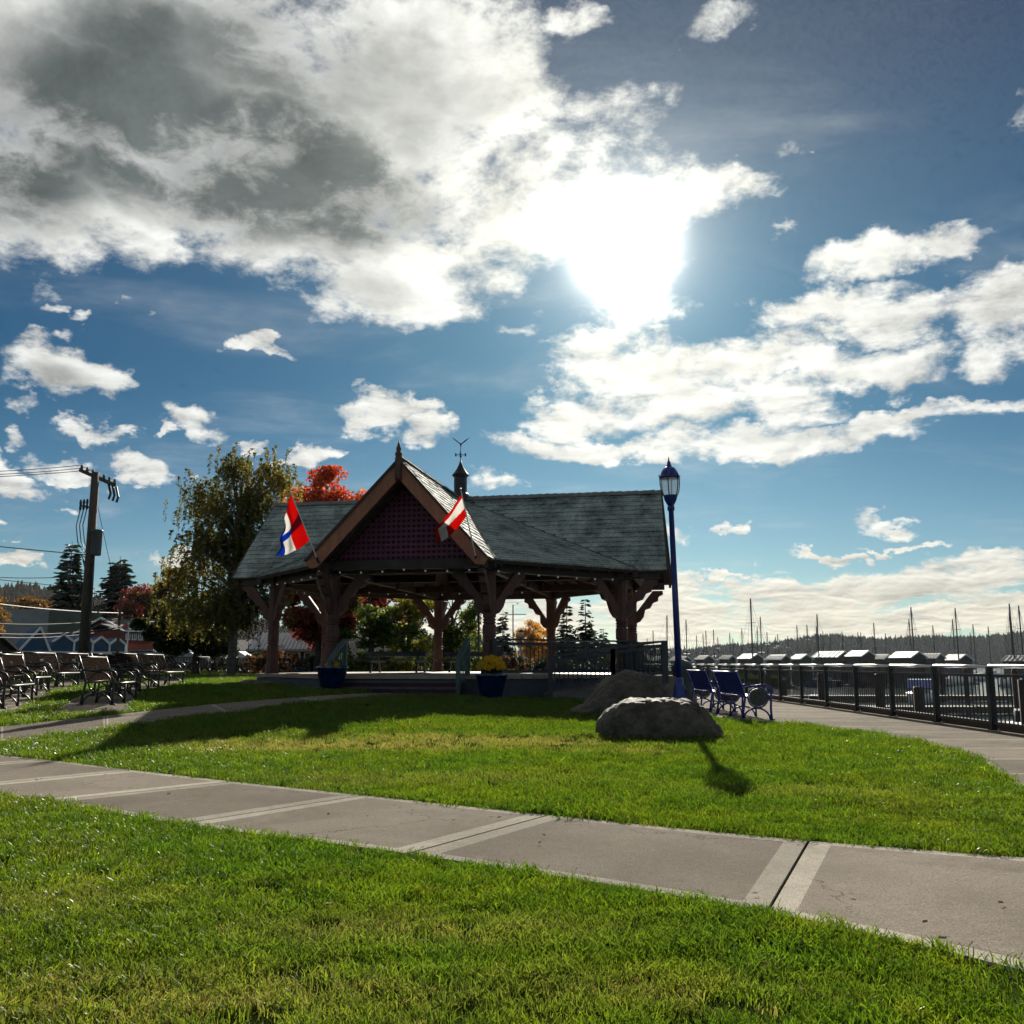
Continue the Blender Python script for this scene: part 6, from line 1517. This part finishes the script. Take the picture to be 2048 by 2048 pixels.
# finger docks
DOCKS = [(22, 17, 52, 1.6, 'nearest'), (30, 14, 70, 1.8, 'second'), (42, 24, 95, 2.0, 'third'), (62, 20, 140, 2.2, 'fourth')]
for y, x0, x1, w_, od in [(34, 10, 44, 1.8, 'nearest'), (48, 11, 60, 2.0, 'second'), (66, 11, 80, 2.2, 'third'), (88, 14, 100, 2.4, 'fourth')]:
    t = thing('floating_dock', 'dark floating dock beyond the railing, %s from the promenade' % od, 'dock', (0, 0, 0), 0, 'floating docks')
    n = 6
    for k in range(n): m = MB(); xa = x0 + (x1 - x0) * k / n; m.box(((xa + xa + (x1 - x0) / n) / 2, y, WZ + .3), ((x1 - x0) / n - .06, w_, .45)); m.build('float_section', M_DOCK, t)
    for k in range(5): m = MB(); xa = x0 + (x1 - x0) * (k + .5) / 5; m.lathe([(.17, -2), (.17, 3.0), (.03, 3.3)], 8, (xa, y + w_ / 2 + .25, WZ)); m.build('piling', M_DARKT, t)
# motor boats and small craft along the docks
def motorboat(label, x, y, rz, s, hm, can=None):
    t = thing('motorboat', label, 'motorboat', (x, y, WZ), rz, 'motorboats at the docks'); hull_mesh(6.5, 2.4, .85, hm).build('hull', hm, t, True)
    m = MB(); m.prism([(-1.2, -.85, .85), (1.4, -.7, .95), (.7, -.65, 1.65), (-1.0, -.75, 1.7)], (0, 1.5, 0)); c = m.build('cabin', M_HULL, t)
    m = MB(); m.prism([(1.36, -.62, 1.0), (1.36, .62, 1.0), (.78, .56, 1.6), (.78, -.56, 1.6)], (.02, 0, .02)); m.build('windscreen', M_GLASS, c)
    if can: m = MB(); m.prism([(-2.6, -1.0, 1.3), (-1.1, -1.0, 2.0), (.5, -.9, 2.05), (.5, -.9, 1.95), (-1.1, -1.0, 1.9), (-2.6, -1.0, 1.22)], (0, 1.95, 0)); m.build('canopy', can, t)
    t.scale = (s, s, s); return t
LAB = ['white motorboat far side of the second dock, middle', 'white motorboat with blue canopy far side of the second dock', 'navy motorboat moored left of the blue canopied one', 'white motorboat behind the railing near the litter bin', 'white cabin cruiser at the second dock, right side', 'white motorboat at the second dock, left side', 'dark cruiser with blue canopy at the third dock', 'white cruiser at the third dock nearest the boathouses', 'white motorboat at the third dock, far left', 'navy cruiser at the fourth dock', 'white cruiser at the fourth dock, right side', 'white cruiser at the fourth dock, left side', 'small white boat by the nearest dock end', 'white boat with tan canopy at the second dock']
SPT = [(33, 52.5, 62, .8, 0, None), (37.5, 52.5, 250, .8, 0, 1), (29, 52.6, 58, .75, 1, None), (14.5, 45.5, 75, .75, 0, None), (33, 45, 66, .8, 0, None), (24, 45.2, 240, .75, 0, None), (45, 63, 60, .9, 1, 1), (36, 63, 68, .95, 0, None), (20, 63.2, 245, .8, 0, None), (55, 85, 60, 1.0, 1, None), (66, 85, 52, 1.05, 0, None), (36, 85, 62, 1.0, 0, 1), (42, 36.8, 60, .7, 0, None), (46, 45, 64, .8, 0, 2)]
for lab, (x, y, a, s, hk, cn) in zip(LAB, SPT): motorboat(lab, x, y, R(a), s, (M_HULL, M_HULLB)[hk], [None, M_SAILB, MATS['tan_cover']][cn or 0])
# dock kiosk with pointed roof
q = at(1277, 1330, 62); t = thing('kiosk', 'small kiosk with pointed roof seen through the ramp rail', 'kiosk', (q.x, 62, -.6))
m = MB(); m.lathe([(.75, 0), (.75, 1.9)], 6); m.build('wall', M_BHW, t); m = MB(); m.lathe([(1.15, 1.85), (.5, 2.35), (.03, 2.85)], 6); m.build('roof', M_ROOFD, t)


# ================================================================== AIR over the harbour
mb = MB(); mb.prism([(-4000, -80, -5), (4200, -80, -5), (4200, 3600, -5), (-4000, 3600, -5)], (0, 0, 115))
HZ = bpy.data.materials.new('air'); HZ.use_nodes = True; g = NT(HZ.node_tree); g.n.clear()
o_ = g.new('ShaderNodeOutputMaterial'); pv = g.new('ShaderNodeVolumePrincipled'); pv.inputs['Density'].default_value = 0.00004; pv.inputs['Color'].default_value = (.82, .9, 1, 1); pv.inputs['Anisotropy'].default_value = .3
g.l.new(pv.outputs[0], o_.inputs['Volume'])
mb.build('haze', HZ, kind='stuff')
lawn()
